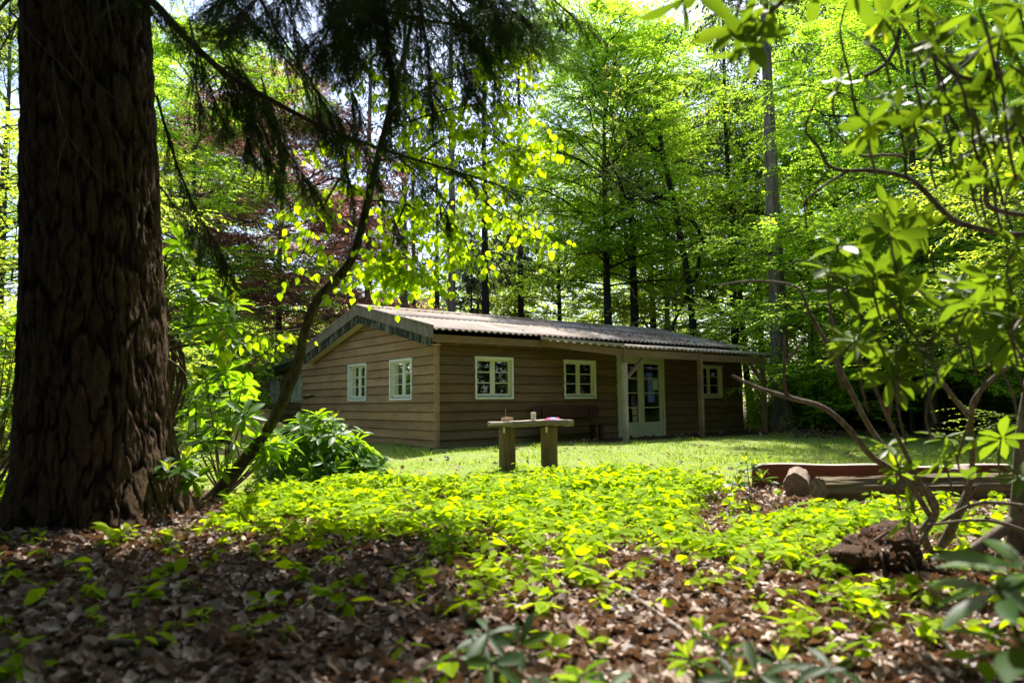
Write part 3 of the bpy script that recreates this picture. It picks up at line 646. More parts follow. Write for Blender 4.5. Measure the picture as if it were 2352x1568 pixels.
# rail fence at the left
fence = thing('rail_fence', 'low weathered two-rail wooden fence at the left behind the rhododendrons', 'fence', tuple(G(560, 13)))
fo = np.array(fence.location)
def rl(u0, d0, u1, d1, z): return bar(np.array([*P(u0, 924, d0)[:2], z]) - fo, np.array([*P(u1, 924, d1)[:2], z]) - fo, .05, .10)
build('rail', [rl(330, 13.2, 640, 12.6, .58)], W_fence, fence); build('rail', [rl(641, 12.6, 760, 12.4, .58)], W_fence, fence)
build('rail', [rl(330, 13.2, 640, 12.6, .14)], W_fence, fence); build('rail', [rl(641, 12.6, 760, 12.4, .12)], W_fence, fence)
for u, d in ((430, 13.05), (545, 12.85), (640, 12.68)):
    p = np.array([*P(u, 924, d)[:2], 0]); build('post', [bar(p - fo + (0, 0, -.15), p - fo + (.0, 0, .66), .11, .11, (0, 1, 0))], W_fence, fence)
pb_ = G(592, 21); bin_ = thing('planked_bin', 'pale planked wooden bin beside the cabin wing', 'bin', tuple(pb_), YAW * -1 - .3)
build('planks', [box(-.27 + k * .108, -.165 + k * .108, -.27, -.24, .03, .86) for k in range(5)] + [box(-.27, -.24, -.238, .27, .03, .86), box(.24, .27, -.238, .27, .03, .86), box(-.238, .238, .24, .27, .03, .86)], W_box, bin_)
build('lid', [box(-.3, .3, -.3, .3, .862, .90)], W_box, bin_)

# ------------------------------------------------------------------ trees
def twig_leaves(rng, org, dr, Ls, nl, leaf, flat=.35, spread=.9, jit=.25, tpl=T_QUAD, droop=.15, two=True):
    """leaves set alternately along many twigs"""
    k = len(org); t = (np.arange(nl) + .6) / nl; t = np.broadcast_to(t, (k, nl)) + rng.uniform(-.3, .3, (k, nl)) / nl
    pos = org[:, None] + dr[:, None] * (Ls[:, None] * t)[..., None]; pos[..., 2] -= droop * Ls[:, None] * t * t
    sg = np.where((np.arange(nl)[None] + rng.integers(0, 2, (k, 1))) % 2 == 0, 1, -1) * spread
    d = rotz(np.broadcast_to(dr[:, None], pos.shape), sg + rng.normal(0, jit, (k, nl))); d = d + rng.normal(0, .18, d.shape) + np.array([0, 0, -.18])
    n = np.array([0, 0, 1.0]) + rng.normal(0, flat, pos.shape)
    L = leaf * rng.uniform(.65, 1.25, (k, nl))
    return leaves(pos.reshape(-1, 3), d.reshape(-1, 3), n.reshape(-1, 3), L.ravel(), tpl)
def beech(seed, H, base, R, nl=46, subs=13, tw=8, lv=10, leaf=.10, tr=.017, shape=.6, rise=.5, flat=.35, fork=False, sparse=1.0, top=.97):
    rng = np.random.default_rng(seed); zs = np.linspace(0, H * top, 26)
    px = np.cumsum(rng.normal(0, .02 * H / 15, 26)); py = np.cumsum(rng.normal(0, .02 * H / 15, 26)); px -= px[0]; py -= py[0]
    tp = np.stack([px, py, zs - .15], -1); r0 = H * tr; rad = r0 * (1.0 - .93 * (zs / zs[-1]) ** .9) * (1 + .35 * np.exp(-zs / .4))
    wood = tube(tp, rad, 10, cap=False)
    if fork:
        i0 = int(26 * .42); b = [tp[i0] + (np.array([math.cos(.6), math.sin(.6), 0]) * (.9 * (q ** .7)) + np.array([0, 0, q * H * .45])) for q in np.linspace(0, 1, 10)]
        wood += tube(np.array(b), r0 * .5 * np.linspace(1, .15, 10), 8, cap=False)
    u = np.linspace(0, 1, nl); hz = base + (H * top - base) * (u ** 1.12); az = np.arange(nl) * 2.39996 + rng.normal(0, .35, nl); hz = hz + rng.normal(0, .35, nl)
    f = (1 - u ** 2.6) ** shape * (.62 + .38 * np.minimum(1, u * 4 + .2)) * rng.uniform(.5, 1.15, nl); Lm = R * f + .5
    S = np.linspace(0, 1, 9)[None]; ris = rise * (.7 + 2.2 * u ** 1.3)[:, None] * rng.uniform(.2, 1.7, (nl, 1))
    hx = S * (1 - .12 * S * u[:, None]); vert = Lm[:, None] * ris * (S - .62 * S * S) - .05 * Lm[:, None] * S ** 3
    wig = az[:, None] + np.cumsum(rng.normal(0, .07, (nl, 9)), 1)
    bx = np.interp(hz, zs, px); by = np.interp(hz, zs, py)
    path = np.stack([bx[:, None] + Lm[:, None] * hx * np.cos(wig), by[:, None] + Lm[:, None] * hx * np.sin(wig), hz[:, None] + vert], -1)
    for i in range(nl): wood += tube(path[i], max(.012, r0 * .24 * (Lm[i] / (R + .5))) * np.linspace(1, .18, 9), 5, cap=False)
    # side branches
    q_ = np.linspace(.16, 1.0, subs)[None] + rng.uniform(-.02, .02, (nl, subs)); q_ = np.clip(q_, 0, .999); ix = q_ * 8; i0 = ix.astype(int); fr = (ix - i0)[..., None]
    ar = np.arange(nl)[:, None]; o = path[ar, i0] * (1 - fr) + path[ar, i0 + 1] * fr; tg = norm(path[ar, i0 + 1] - path[ar, i0]); tg[..., 2] *= .5
    sgn = np.where(np.arange(subs)[None] % 2 == 0, 1, -1) * np.where(q_ > .95, .15, 1)
    d = norm(rotz(tg, sgn * rng.uniform(.6, 1.1, (nl, subs))) + np.stack([np.zeros_like(q_), np.zeros_like(q_), rng.uniform(-.35, .38, q_.shape)], -1))
    Ls = (Lm[:, None] * .42 * (1.15 - .75 * q_) + .35) * rng.uniform(.7, 1.15, q_.shape)
    o = o.reshape(-1, 3); d = d.reshape(-1, 3); Ls = Ls.ravel()
    if sparse < 1: kp = rng.random(len(o)) < sparse; o, d, Ls = o[kp], d[kp], Ls[kp]
    wood.append(segs(o, o + d * Ls[:, None] - np.array([0, 0, .05]) * Ls[:, None], .014, .004))
    t = np.linspace(.12, 1, tw)[None] + rng.uniform(-.05, .05, (len(o), tw)); to = o[:, None] + d[:, None] * (Ls[:, None] * t)[..., None]; to[..., 2] -= .05 * Ls[:, None] * t
    s2 = np.where(np.arange(tw)[None] % 2 == 0, 1, -1) * rng.uniform(.5, 1.0, t.shape) * np.where(t > .93, .2, 1)
    td = norm(rotz(np.broadcast_to(d[:, None], to.shape), s2) + rng.normal(0, .2, to.shape)); tl = rng.uniform(.3, .6, t.shape)
    lf = twig_leaves(rng, to.reshape(-1, 3), td.reshape(-1, 3), tl.ravel(), lv, leaf, flat)
    return wood, [lf]
def conifer(seed, H, base, R, nb=70, sub=9, tuft=10, tr=.016, droop=.5, lean=0.0, needle=.20, dead=8):
    rng = np.random.default_rng(seed); zs = np.linspace(0, H, 24)
    tp = np.stack([lean * zs + np.cumsum(rng.normal(0, .012, 24)), np.cumsum(rng.normal(0, .012, 24)), zs - .15], -1); tp[:, :2] -= tp[0, :2]; r0 = H * tr
    wood = tube(tp, r0 * (1 - .88 * (zs / H)) * (1 + .4 * np.exp(-zs / .35)), 12, cap=False)
    u = np.sort(rng.random(nb)); hz = base + (H - base) * u; az = np.arange(nb) * 2.39996 + rng.normal(0, .4, nb); Lm = (R * (1 - u) ** .75 + .35) * rng.uniform(.55, 1.1, nb)
    S = np.linspace(0, 1, 7)[None]; path = np.stack([np.interp(hz, zs, tp[:, 0])[:, None] + Lm[:, None] * S * np.cos(az)[:, None], np.interp(hz, zs, tp[:, 1])[:, None] + Lm[:, None] * S * np.sin(az)[:, None], hz[:, None] + Lm[:, None] * (.16 * S - droop * S * S + .12 * S ** 4)], -1)
    for i in range(nb): wood += tube(path[i], (.008 + .012 * Lm[i] / R) * np.linspace(1.3, .3, 7), 4, cap=False)
    for i in range(dead):
        z = rng.uniform(1.5, base + 1); a = rng.uniform(0, 6.28); l = rng.uniform(.4, 1.3); o = np.array([np.interp(z, zs, tp[:, 0]), np.interp(z, zs, tp[:, 1]), z])
        wood += tube(np.array([o, o + l * .5 * np.array([math.cos(a), math.sin(a), .02]), o + l * np.array([math.cos(a + .15), math.sin(a + .15), -.18])]), [.018, .012, .004], 4, cap=False)
    q_ = np.linspace(.18, 1, sub)[None] + rng.uniform(-.04, .04, (nb, sub)); q_ = np.clip(q_, 0, .999); ix = q_ * 6; i0 = ix.astype(int); fr = (ix - i0)[..., None]; ar = np.arange(nb)[:, None]
    o = path[ar, i0] * (1 - fr) + path[ar, i0 + 1] * fr; tg = norm(path[ar, i0 + 1] - path[ar, i0])
    d = norm(rotz(tg, np.where(np.arange(sub)[None] % 2 == 0, 1, -1) * rng.uniform(.5, 1.1, q_.shape)) + np.stack([0 * q_, 0 * q_, rng.uniform(-.7, -.1, q_.shape)], -1)); Ls = (.25 + .32 * Lm[:, None] * (1.1 - q_)) * rng.uniform(.7, 1.2, q_.shape)
    o, d, Ls = o.reshape(-1, 3), d.reshape(-1, 3), Ls.ravel()
    t = np.linspace(.1, 1, tuft)[None] + rng.uniform(-.05, .05, (len(o), tuft)); pos = o[:, None] + d[:, None] * (Ls[:, None] * t)[..., None]; pos[..., 2] -= .15 * Ls[:, None] * t * t
    dd = norm(rotz(np.broadcast_to(d[:, None], pos.shape), rng.normal(0, .9, t.shape)) + rng.normal(0, .25, pos.shape) + np.array([0, 0, -.3])); nn = rng.normal(0, .6, pos.shape) + np.array([0, 0, 1.])
    return wood, [leaves(pos.reshape(-1, 3), dd.reshape(-1, 3), nn.reshape(-1, 3), needle * rng.uniform(.6, 1.3, pos.size // 3), T_SLIM)]
def oak(seed, H, leaf=.09, dens=1.0):
    """crooked, twisty limbs and a thin yellowish crown"""
    rng = np.random.default_rng(seed); wood = []; ends = []
    def grow(p, d, l, r, lvl):
        n = 7; pts = [p]; q = p.copy(); dd = d.copy()
        for i in range(n):
            dd = norm(dd + rng.normal(0, .17 + .06 * lvl if lvl else .07, 3) + np.array([0, 0, .05 if lvl else .25])); q = q + dd * l / n; pts.append(q)
        wood.extend(tube(np.array(pts), r * np.linspace(1, .45, n + 1), 8 - lvl if lvl < 3 else 4, cap=False))
        if lvl >= 4: ends.append((pts[3], norm(pts[5] - pts[3]), l * .6)); ends.append((pts[-1], dd, l * .4)); return
        k = (7, 4, 4, 3)[lvl]
        for i in range(k):
            a = pts[(2 if lvl else 3) + int(i * (n - 2) / k)] if lvl else pts[3 + int(i * 5 / k)]
            ax = rng.normal(0, 1, 3); nd = norm(dd * .6 + norm(ax) * .85 + np.array([0, 0, .1])); grow(a, nd, l * rng.uniform(.42, .66) if lvl else H * rng.uniform(.22, .34), r * .42, lvl + 1)
        if lvl: grow(pts[-1], dd, l * .6, r * .45, lvl + 1)
    grow(np.array([0, 0, -.15]), np.array([.03, 0, 1.]), H * .92, H * .013, 0)
    o = np.array([e[0] for e in ends]); d = np.array([e[1] for e in ends]); L = np.array([e[2] for e in ends]); L = np.maximum(L, .35)
    kp = rng.random(len(o)) < dens; o, d, L = o[kp], d[kp], L[kp]
    return wood, [twig_leaves(rng, o, d, L, 9, leaf, .7, 1.0)]
def bush(seed, W, H, D, n, leaf, tpl=T_QUAD, up=.5, nstem=24, clump=7, low=.05):
    rng = np.random.default_rng(seed); th = rng.uniform(0, 6.283, n); ph = np.arccos(rng.uniform(-.15, 1, n)); rr = rng.uniform(.55, 1.0, n) ** .6
    lump = 1 + .22 * np.sin(th * 3 + seed) * np.sin(ph * 4 + seed) + .15 * np.sin(th * 7 + 2 * seed)
    c = np.stack([W / 2 * np.cos(th) * np.sin(ph) * rr * lump, D / 2 * np.sin(th) * np.sin(ph) * rr * lump, H * (low + (1 - low) * np.maximum(np.cos(ph), 0) * rr * lump) + rng.uniform(0, .25, n) * H * (np.cos(ph) < .2)], -1)
    out = norm(c - np.array([0, 0, H * .25])); pos = c[:, None] + rng.normal(0, leaf * .7, (n, clump, 3)); d = out[:, None] * .7 + rng.normal(0, .6, pos.shape) + np.array([0, 0, -.05]); nn = np.array([0, 0, 1.]) * up + out[:, None] * .5 + rng.normal(0, .4, pos.shape)
    wood = []; pick = rng.choice(n, min(nstem, n), False)
    for i in pick:
        b = np.array([rng.normal(0, W * .1), rng.normal(0, D * .1), -.05]); e = c[i]; wood += tube(smooth_path([b, b * .6 + e * .3 + np.array([0, 0, H * .18]), e], 7), np.linspace(.02, .005, 7), 4, cap=False)
    return wood, [leaves(pos.reshape(-1, 3), d.reshape(-1, 3), nn.reshape(-1, 3), leaf * rng.uniform(.6, 1.3, n * clump), tpl)]
protos = {}
def plant(kind, make, name, label, cat, loc, rz=0, sc=1.0, mats=None, group=None, parts=('trunk', 'crown')):
    """first of a kind is built, later ones are copies sharing the mesh, turned and scaled"""
    t = thing(name, label, cat, tuple(loc), rz, group); t.scale = (sc, sc, sc) if np.isscalar(sc) else sc
    if kind not in protos:
        wd, lf = make(); a = build(parts[0], wd, mats[0], t, smooth=True); b = build(parts[1], lf, mats[1], t); protos[kind] = (a, b)
    else:
        for src, mt in zip(protos[kind], mats):
            o = src.copy(); COL.objects.link(o); o.parent = t
            if o.material_slots[0].material != mt: o.material_slots[0].link = 'OBJECT'; o.material_slots[0].material = mt
    return t
mk = {
 'tall': lambda: beech(11, 16.4, 5.4, 4.8, 60, 16, 11, 11, .092, .0135, .55, .5, .55, sparse=.8),
 'fork': lambda: beech(12, 16.8, 5.8, 4.8, 58, 16, 11, 11, .092, .0145, .55, .55, .5, fork=True, sparse=.8),
 'low': lambda: beech(13, 15, 1.2, 5.2, 70, 17, 11, 11, .088, .013, .55, .32, .42, sparse=.72),
 'copper': lambda: beech(17, 14.5, 1.4, 5.4, 72, 17, 11, 11, .10, .013, .5, .4, .6, sparse=.95),
 'broad': lambda: beech(14, 18, 2.6, 6.2, 64, 17, 11, 11, .11, .0145, .55, .45, .5, sparse=.8),
 'young': lambda: beech(15, 5.2, .9, 2.9, 30, 11, 7, 10, .075, .011, .55, .3, .25),
 'fir': lambda: conifer(21, 23, 7.5, 3.2, 80, 10, 11, .0095, .55),
 'fir2': lambda: conifer(22, 25, 10.5, 3.0, 70, 10, 11, .0085, .45, dead=14),
 'spruce': lambda: conifer(23, 13, 1.8, 3.0, 90, 11, 12, .011, .38),
 'bigfir': lambda: conifer(24, 24, 13.0, 3.6, 60, 10, 11, .0145, .4, dead=10),
 'oak': lambda: oak(31, 14.5), 'oak2': lambda: oak(33, 13, .085, .6),
}
TG = {'beech': 'beech trees behind the cabin', 'fir': 'conifers behind the cabin roof', 'copper': 'copper beeches left of the cabin'}
rows = [
 # kind, px, distance, turn, scale, name, label, category, bark, leaf, group
 ('tall', 1396, 30.5, .3, 1.1, 'beech_tree', 'green beech with straight black trunk rising behind the middle of the cabin roof', B_dark, L_beech, 'beech'),
 ('fork', 1458, 31.5, 1.2, 1.08, 'beech_tree', 'green beech with forked black trunk just right of the straight black one', B_dark, L_beech, 'beech'),
 ('low', 1935, 28, .2, 1.1, 'beech_tree', 'low-branched green beech standing right of the thick grey fir trunk', B_green, L_beech, 'beech'),
 ('low', 2130, 20.5, 2.2, 1, 'beech_tree', 'green beech with layered branches behind the red plank', B_green, L_beech, 'beech'),
 ('low', 2480, 18.5, 4.1, 1.05, 'beech_tree', 'green beech spreading into the picture from beyond its right edge', B_green, L_beech, 'beech'),
 ('broad', 2040, 31, .9, 1.05, 'beech_tree', 'tall broad beech far behind the layered beeches on the right', B_dark, L_beech, 'beech'),
 ('broad', 2330, 27, 3.0, 1.05, 'beech_tree', 'tall broad beech towering at the upper right corner', B_dark, L_beech, 'beech'),
 ('broad', 1690, 37, 2.0, .95, 'beech_tree', 'pale distant beech seen between the oak and the thick grey trunk', B_dark, L_beech2, 'beech'),
 ('tall', 1290, 39, 2.5, .95, 'beech_tree', 'yellow-green distant beech left of the black-trunked beeches', B_dark, L_beech2, 'beech'),
 ('fork', 1540, 41, 4.0, 1, 'beech_tree', 'yellow-green distant beech seen right of the forked beech', B_dark, L_beech2, 'beech'),
 ('broad', 1500, 43, 1.1, 1.15, 'beech_tree', 'towering pale beech filling the sky behind the two black-trunked beeches', B_dark, L_beech2, 'beech'),
 ('broad', 1880, 38, 5.1, 1.35, 'beech_tree', 'very tall distant beech right of the thick grey trunk', B_dark, L_beech, 'beech'),
 ('low', 430, 25, 1.0, 1.0, 'beech_tree', 'bright green beech seen between the big trunk and the copper beech', B_green, L_beech, 'beech'),
 ('broad', 300, 33, 5.0, 1, 'beech_tree', 'tall green beech mostly hidden behind the big trunk', B_dark, L_beech, 'beech'),
 ('low', -10, 19, 3.6, .9, 'beech_tree', 'yellow-green beech showing left of the big trunk', B_green, L_beech2, 'beech'),
 ('tall', 1100, 44, 1.5, .85, 'beech_tree', 'small pale beech far behind the conifer trunks', B_dark, L_beech2, 'beech'),
 ('copper', 640, 29, .7, 1.0, 'copper_beech', 'large maroon copper beech left of the gable', B_dark, L_copper, 'copper'),
 ('copper', 800, 37, 3.3, .85, 'copper_beech', 'smaller reddish copper beech behind the cabin ridge', B_dark, L_copper, 'copper'),
 ('copper', 500, 34, 5.2, 1.05, 'copper_beech', 'dark copper beech behind the bright green beech', B_dark, L_copper, 'copper'),
 ('fir', 846, 31, 0, .95, 'fir_tree', 'reddish conifer trunk above the gable peak', B_pine, L_spruce, 'fir'),
 ('fir2', 929, 32, 1, 1, 'fir_tree', 'straight red-brown conifer left one of a close pair behind the ridge', B_pine, L_spruce, 'fir'),
 ('fir2', 950, 36, 2, .8, 'fir_tree', 'thin conifer right one of a close pair behind the ridge', B_pine, L_spruce, 'fir'),
 ('fir', 1004, 38, 3, .85, 'fir_tree', 'thin greenish conifer left of the pinkish straight trunk', B_green, L_spruce, 'fir'),
 ('fir2', 1038, 30, 4, 1, 'fir_tree', 'straight pinkish pale conifer trunk behind the roof', B_pine, L_spruce, 'fir'),
 ('fir', 1116, 32, 5, 1, 'fir_tree', 'dark conifer with drooping branches right of the pinkish trunk', B_dark, L_spruce, 'fir'),
 ('fir', 1200, 35, .6, .95, 'fir_tree', 'dark slim conifer left of the green beeches', B_dark, L_spruce, 'fir'),
 ('spruce', 1085, 38, 1.1, .8, 'spruce_tree', 'small blue-green spruce low between the conifer trunks', B_dark, L_spruce, 'fir'),
 ('spruce', 790, 41, 2.1, .95, 'spruce_tree', 'blue-green spruce behind the copper beeches', B_dark, L_spruce, 'fir'),
 ('spruce', 1185, 43, 3.1, .9, 'spruce_tree', 'faint blue-green spruce left of the beeches', B_dark, L_spruce, 'fir'),
 ('bigfir', 1792, 23.5, .2, .93, 'fir_tree', 'thick tall grey-brown fir trunk behind the porch end', B_grey, L_spruce, 'fir'),
 ('fir2', 1690, 31, 2.6, .9, 'fir_tree', 'dark slim conifer left of the thick grey trunk', B_dark, L_spruce, 'fir'),
 ('fir2', 1752, 34, 3.6, .7, 'fir_tree', 'very thin dark conifer close beside the thick grey trunk', B_dark, L_spruce, 'fir'),
 ('bigfir', 2228, 22, 1.3, .75, 'fir_tree', 'grey-brown fir trunk behind the right rhododendron', B_grey, L_spruce, 'fir'),
 ('oak', 1606, 28.5, .4, 1, 'oak_tree', 'crooked oak with thin yellowish leaves behind the porch roof', B_dark, L_oak, None),
 ('oak2', 1722, 33, 2.4, 1, 'oak_tree', 'half-bare twisted oak against the sky gap', B_dark, L_oak, None),
 ('young', 1870, 23, 1.5, 1.25, 'young_beech', 'light green young beech beyond the far porch post', B_green, L_beech, None),
 ('young', 2090, 21, 3.5, 1.2, 'young_beech', 'light green young beech with low sprays over the far lawn edge', B_green, L_beech, None),
 ('young', 2440, 12.5, .5, 1.05, 'young_beech', 'bright sunlit young beech reaching in at the right edge', B_green, L_beech2, None),
 ('young', -70, 10.5, 2.5, 1.0, 'young_beech', 'yellow-green young beech at the left edge behind the big trunk', B_green, L_beech2, None),
]
for kind, u, d, rz, sc, nm, lab, bk, lf, gr in rows:
    cat = {'fir_tree': 'fir tree', 'spruce_tree': 'spruce tree', 'oak_tree': 'oak tree'}.get(nm, 'beech tree')
    plant(kind, mk[kind], nm, lab, cat, G(u, d), rz, sc, (bk, lf), TG.get(gr))
# undergrowth at the edge of the clearing
bk_ = {'dark': lambda: bush(41, 3.6, 2.4, 2.6, 1500, .13, T_SLIM, .6, 40, 8), 'leafy': lambda: bush(42, 3.2, 2.2, 2.4, 1800, .09, T_QUAD, .8, 40, 8), 'silver': lambda: bush(43, 3.4, 2.5, 2.6, 2000, .10, T_SLIM, .5, 30, 8)}
for kind, u, d, rz, sc, nm, lab, lf, gr in [
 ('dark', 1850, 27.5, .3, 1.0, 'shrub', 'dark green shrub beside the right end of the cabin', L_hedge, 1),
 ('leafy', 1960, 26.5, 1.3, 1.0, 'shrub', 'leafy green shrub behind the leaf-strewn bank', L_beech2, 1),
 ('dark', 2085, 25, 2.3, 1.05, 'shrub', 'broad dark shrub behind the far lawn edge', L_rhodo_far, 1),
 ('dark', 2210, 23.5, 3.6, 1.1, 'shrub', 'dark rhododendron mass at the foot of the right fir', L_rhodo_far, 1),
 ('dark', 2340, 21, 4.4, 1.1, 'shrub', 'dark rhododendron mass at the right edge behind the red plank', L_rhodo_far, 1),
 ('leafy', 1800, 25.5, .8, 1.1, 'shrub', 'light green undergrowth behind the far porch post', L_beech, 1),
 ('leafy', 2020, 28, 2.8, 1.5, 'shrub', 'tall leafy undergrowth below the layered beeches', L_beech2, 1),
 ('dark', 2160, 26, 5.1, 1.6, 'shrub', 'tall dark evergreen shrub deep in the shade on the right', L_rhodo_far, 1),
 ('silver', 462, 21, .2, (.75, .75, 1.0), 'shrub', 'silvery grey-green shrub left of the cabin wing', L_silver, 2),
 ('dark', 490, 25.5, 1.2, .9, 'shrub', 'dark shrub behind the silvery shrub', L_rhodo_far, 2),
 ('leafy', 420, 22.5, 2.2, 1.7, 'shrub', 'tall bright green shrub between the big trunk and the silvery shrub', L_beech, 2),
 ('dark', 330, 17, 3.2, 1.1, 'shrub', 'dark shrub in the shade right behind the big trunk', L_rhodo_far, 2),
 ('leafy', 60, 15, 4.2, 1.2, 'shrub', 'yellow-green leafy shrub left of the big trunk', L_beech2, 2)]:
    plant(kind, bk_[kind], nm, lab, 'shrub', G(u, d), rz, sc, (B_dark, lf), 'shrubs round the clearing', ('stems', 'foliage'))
# the far wood: one mass nobody could count
rg = np.random.default_rng(77); ch = []; n = 95000
uu = rg.uniform(-900, 3300, n); dd = rg.uniform(44, 66, n); s_ = (uu - 1176) / 2352 / FPX * dd; x, y = XY(s_, dd)
ht = 9.5 + 4.5 * vnoise(s_ * .13 + 50, dd * .1, 21) + 3.5 * sstep(6, 22, s_) - 3.5 * sstep(-2, -6, s_)
zz = ht * rg.random(n) ** .85; kp = vnoise(x * .45 + 9, y * .3 + zz * .8, 33) > .33; pos = np.stack([x, y, zz + .2], -1)[kp]
nl_ = 5; pos = (pos[:, None] + rg.normal(0, .35, (len(pos), nl_, 3))).reshape(-1, 3)
far = build('far_woods', [leaves(pos, rg.normal(0, 1, pos.shape) + np.array([0, 0, -.2]), np.array([0, 0, 1.]) + rg.normal(0, .45, pos.shape), rg.uniform(.14, .30, len(pos)), T_QUAD)], L_beech2)
tag(far, 'distant sunlit green wood closing the view behind the trees', 'wood', kind='stuff')

# unseen leaf mass behind and beside the viewpoint, added to block sky light
rg = np.random.default_rng(90); n = 16000; a = rg.uniform(R_(52), R_(308), n); rr_ = rg.uniform(6, 12, n); s_, d_ = rr_ * np.sin(a), rr_ * np.cos(a); x, y = XY(s_, d_)
z = .5 + 11 * rg.random(n); kp = vnoise(x * .4, y * .4 + z * .5, 61) > .30; pos = np.stack([x, y, z], -1)[kp]
m_ = 6500; s2, d2 = rg.uniform(-9, 5, m_), rg.uniform(-9, 4.2, m_); x2, y2 = XY(s2, d2); z2 = rg.uniform(5.5, 11, m_); k2 = (vnoise(x2 * .7, y2 * .7 + 30, 62) > .34) & (d2 < 3.6 - .5 * np.maximum(s2, 0)); pos = np.concatenate([pos, np.stack([x2, y2, z2], -1)[k2]])
m_ = 7000; d3 = rg.uniform(-4, 17, m_); s3 = np.maximum(9.0, .78 * d3 + 2.5) + rg.uniform(0, 7, m_); x3, y3 = XY(s3, d3); z3 = rg.uniform(.2, 10, m_); k3 = vnoise(x3 * .5, y3 * .5 + z3 * .5, 63) > .28; pos = np.concatenate([pos, np.stack([x3, y3, z3], -1)[k3]])  # more unseen leaves added at the right to darken the window reflections
pos = (pos[:, None] + rg.normal(0, .35, (len(pos), 4, 3))).reshape(-1, 3)
ch = [leaves(pos, rg.normal(0, 1, pos.shape), np.array([0, 0, 1.]) + rg.normal(0, .5, pos.shape), rg.uniform(.22, .42, len(pos)), T_QUAD)]
o = build('unseen_shade_canopy', ch, L_needle); tag(o, 'unseen leaf canopy added round and behind the viewpoint to block sky light', 'wood', kind='stuff')

# ------------------------------------------------------------------ the big trunk at the left and its drooping limbs
bgz = float(ground(*BIG)); big = thing('big_fir_tree', 'huge dark rough-barked fir trunk at the left with drooping dark limbs overhead', 'fir tree', (BIG[0], BIG[1], bgz))
na, nz = 420, 460
th = np.linspace(0, 2 * np.pi, na, endpoint=False); zz = np.linspace(-.25, 9.5, nz) ; zz = -.25 + 9.75 * np.linspace(0, 1, nz) ** 1.35
A_, Z_ = np.meshgrid(th, zz)
def plates(a, z, ca, cz, seed):
    """distance to the nearest crack between drawn-out bark plates"""
    gx = a / (2 * np.pi) * ca; gy = z / cz + .5 * vnoise(a * 3, z * 1.2, seed + 7); ix = np.floor(gx).astype(int); iy = np.floor(gy).astype(int); f1 = np.full(a.shape, 9.); f2 = np.full(a.shape, 9.)
    for dx in (-1, 0, 1):
        for dy in (-1, 0, 1):
            cx, cy = ix + dx, iy + dy; wx = np.mod(cx, ca); px = cx - .1 + 1.2 * hsh(wx, cy, seed); py = cy - .15 + 1.3 * hsh(wx, cy, seed + 3)
            d = np.sqrt((gx - px) ** 2 + (gy - py) ** 2 * .45); f2 = np.where(d < f1, f1, np.minimum(f2, d)); f1 = np.minimum(f1, d)
    return f2 - f1
wob = .34 * (vnoise(A_ * 4, Z_ * 1.6, 55) - .5) + .14 * (vnoise(A_ * 14, Z_ * 5, 56) - .5) + .05 * (vnoise(A_ * 40, Z_ * 14, 57) - .5)
e1 = plates(A_ + wob, Z_ + 1, 38, .50, 5); e2 = plates(A_ + wob * .8, Z_ + 2, 60, .20, 9)
rid = sstep(.0, .20, e1) * (.62 + .3 * vnoise(A_ * 7, Z_ * 3, 71)) + .15 * sstep(.02, .3, e2)
root = .5 + .5 * np.cos(A_ * 5 + 1.2 + .6 * np.sin(A_ * 2)); flare = np.exp(-np.maximum(Z_, 0) / .30)
rad = .555 - .016 * Z_ + .045 * np.exp(-np.maximum(Z_, 0) / .9) + flare * (.05 + .13 * root ** 1.5) + .022 * np.sin(A_ * 3 + Z_ * .6) + .010 * (vnoise(A_ * 8, Z_ * 5, 3) - .5)
rad = rad + .034 * (rid - .7) + .012 * (vnoise(A_ * 16, Z_ * 9, 14) - .5) + .012 * (vnoise(A_ * 38, Z_ * 11, 24) - .5) + .008 * (vnoise(A_ * 70, Z_ * 34, 34) - .5)
V = np.stack([rad * np.cos(A_) - .066 * Z_ * CY, rad * np.sin(A_) + .066 * Z_ * SY, Z_], -1).reshape(-1, 3)
i, j = np.meshgrid(np.arange(na), np.arange(nz - 1)); F = np.stack([j * na + i, j * na + (i + 1) % na, j * na + na + (i + 1) % na, j * na + na + i], -1).reshape(-1, 4)
build('trunk', [(V, F)], M_bigbark, big, smooth=True, attr=rid.ravel())
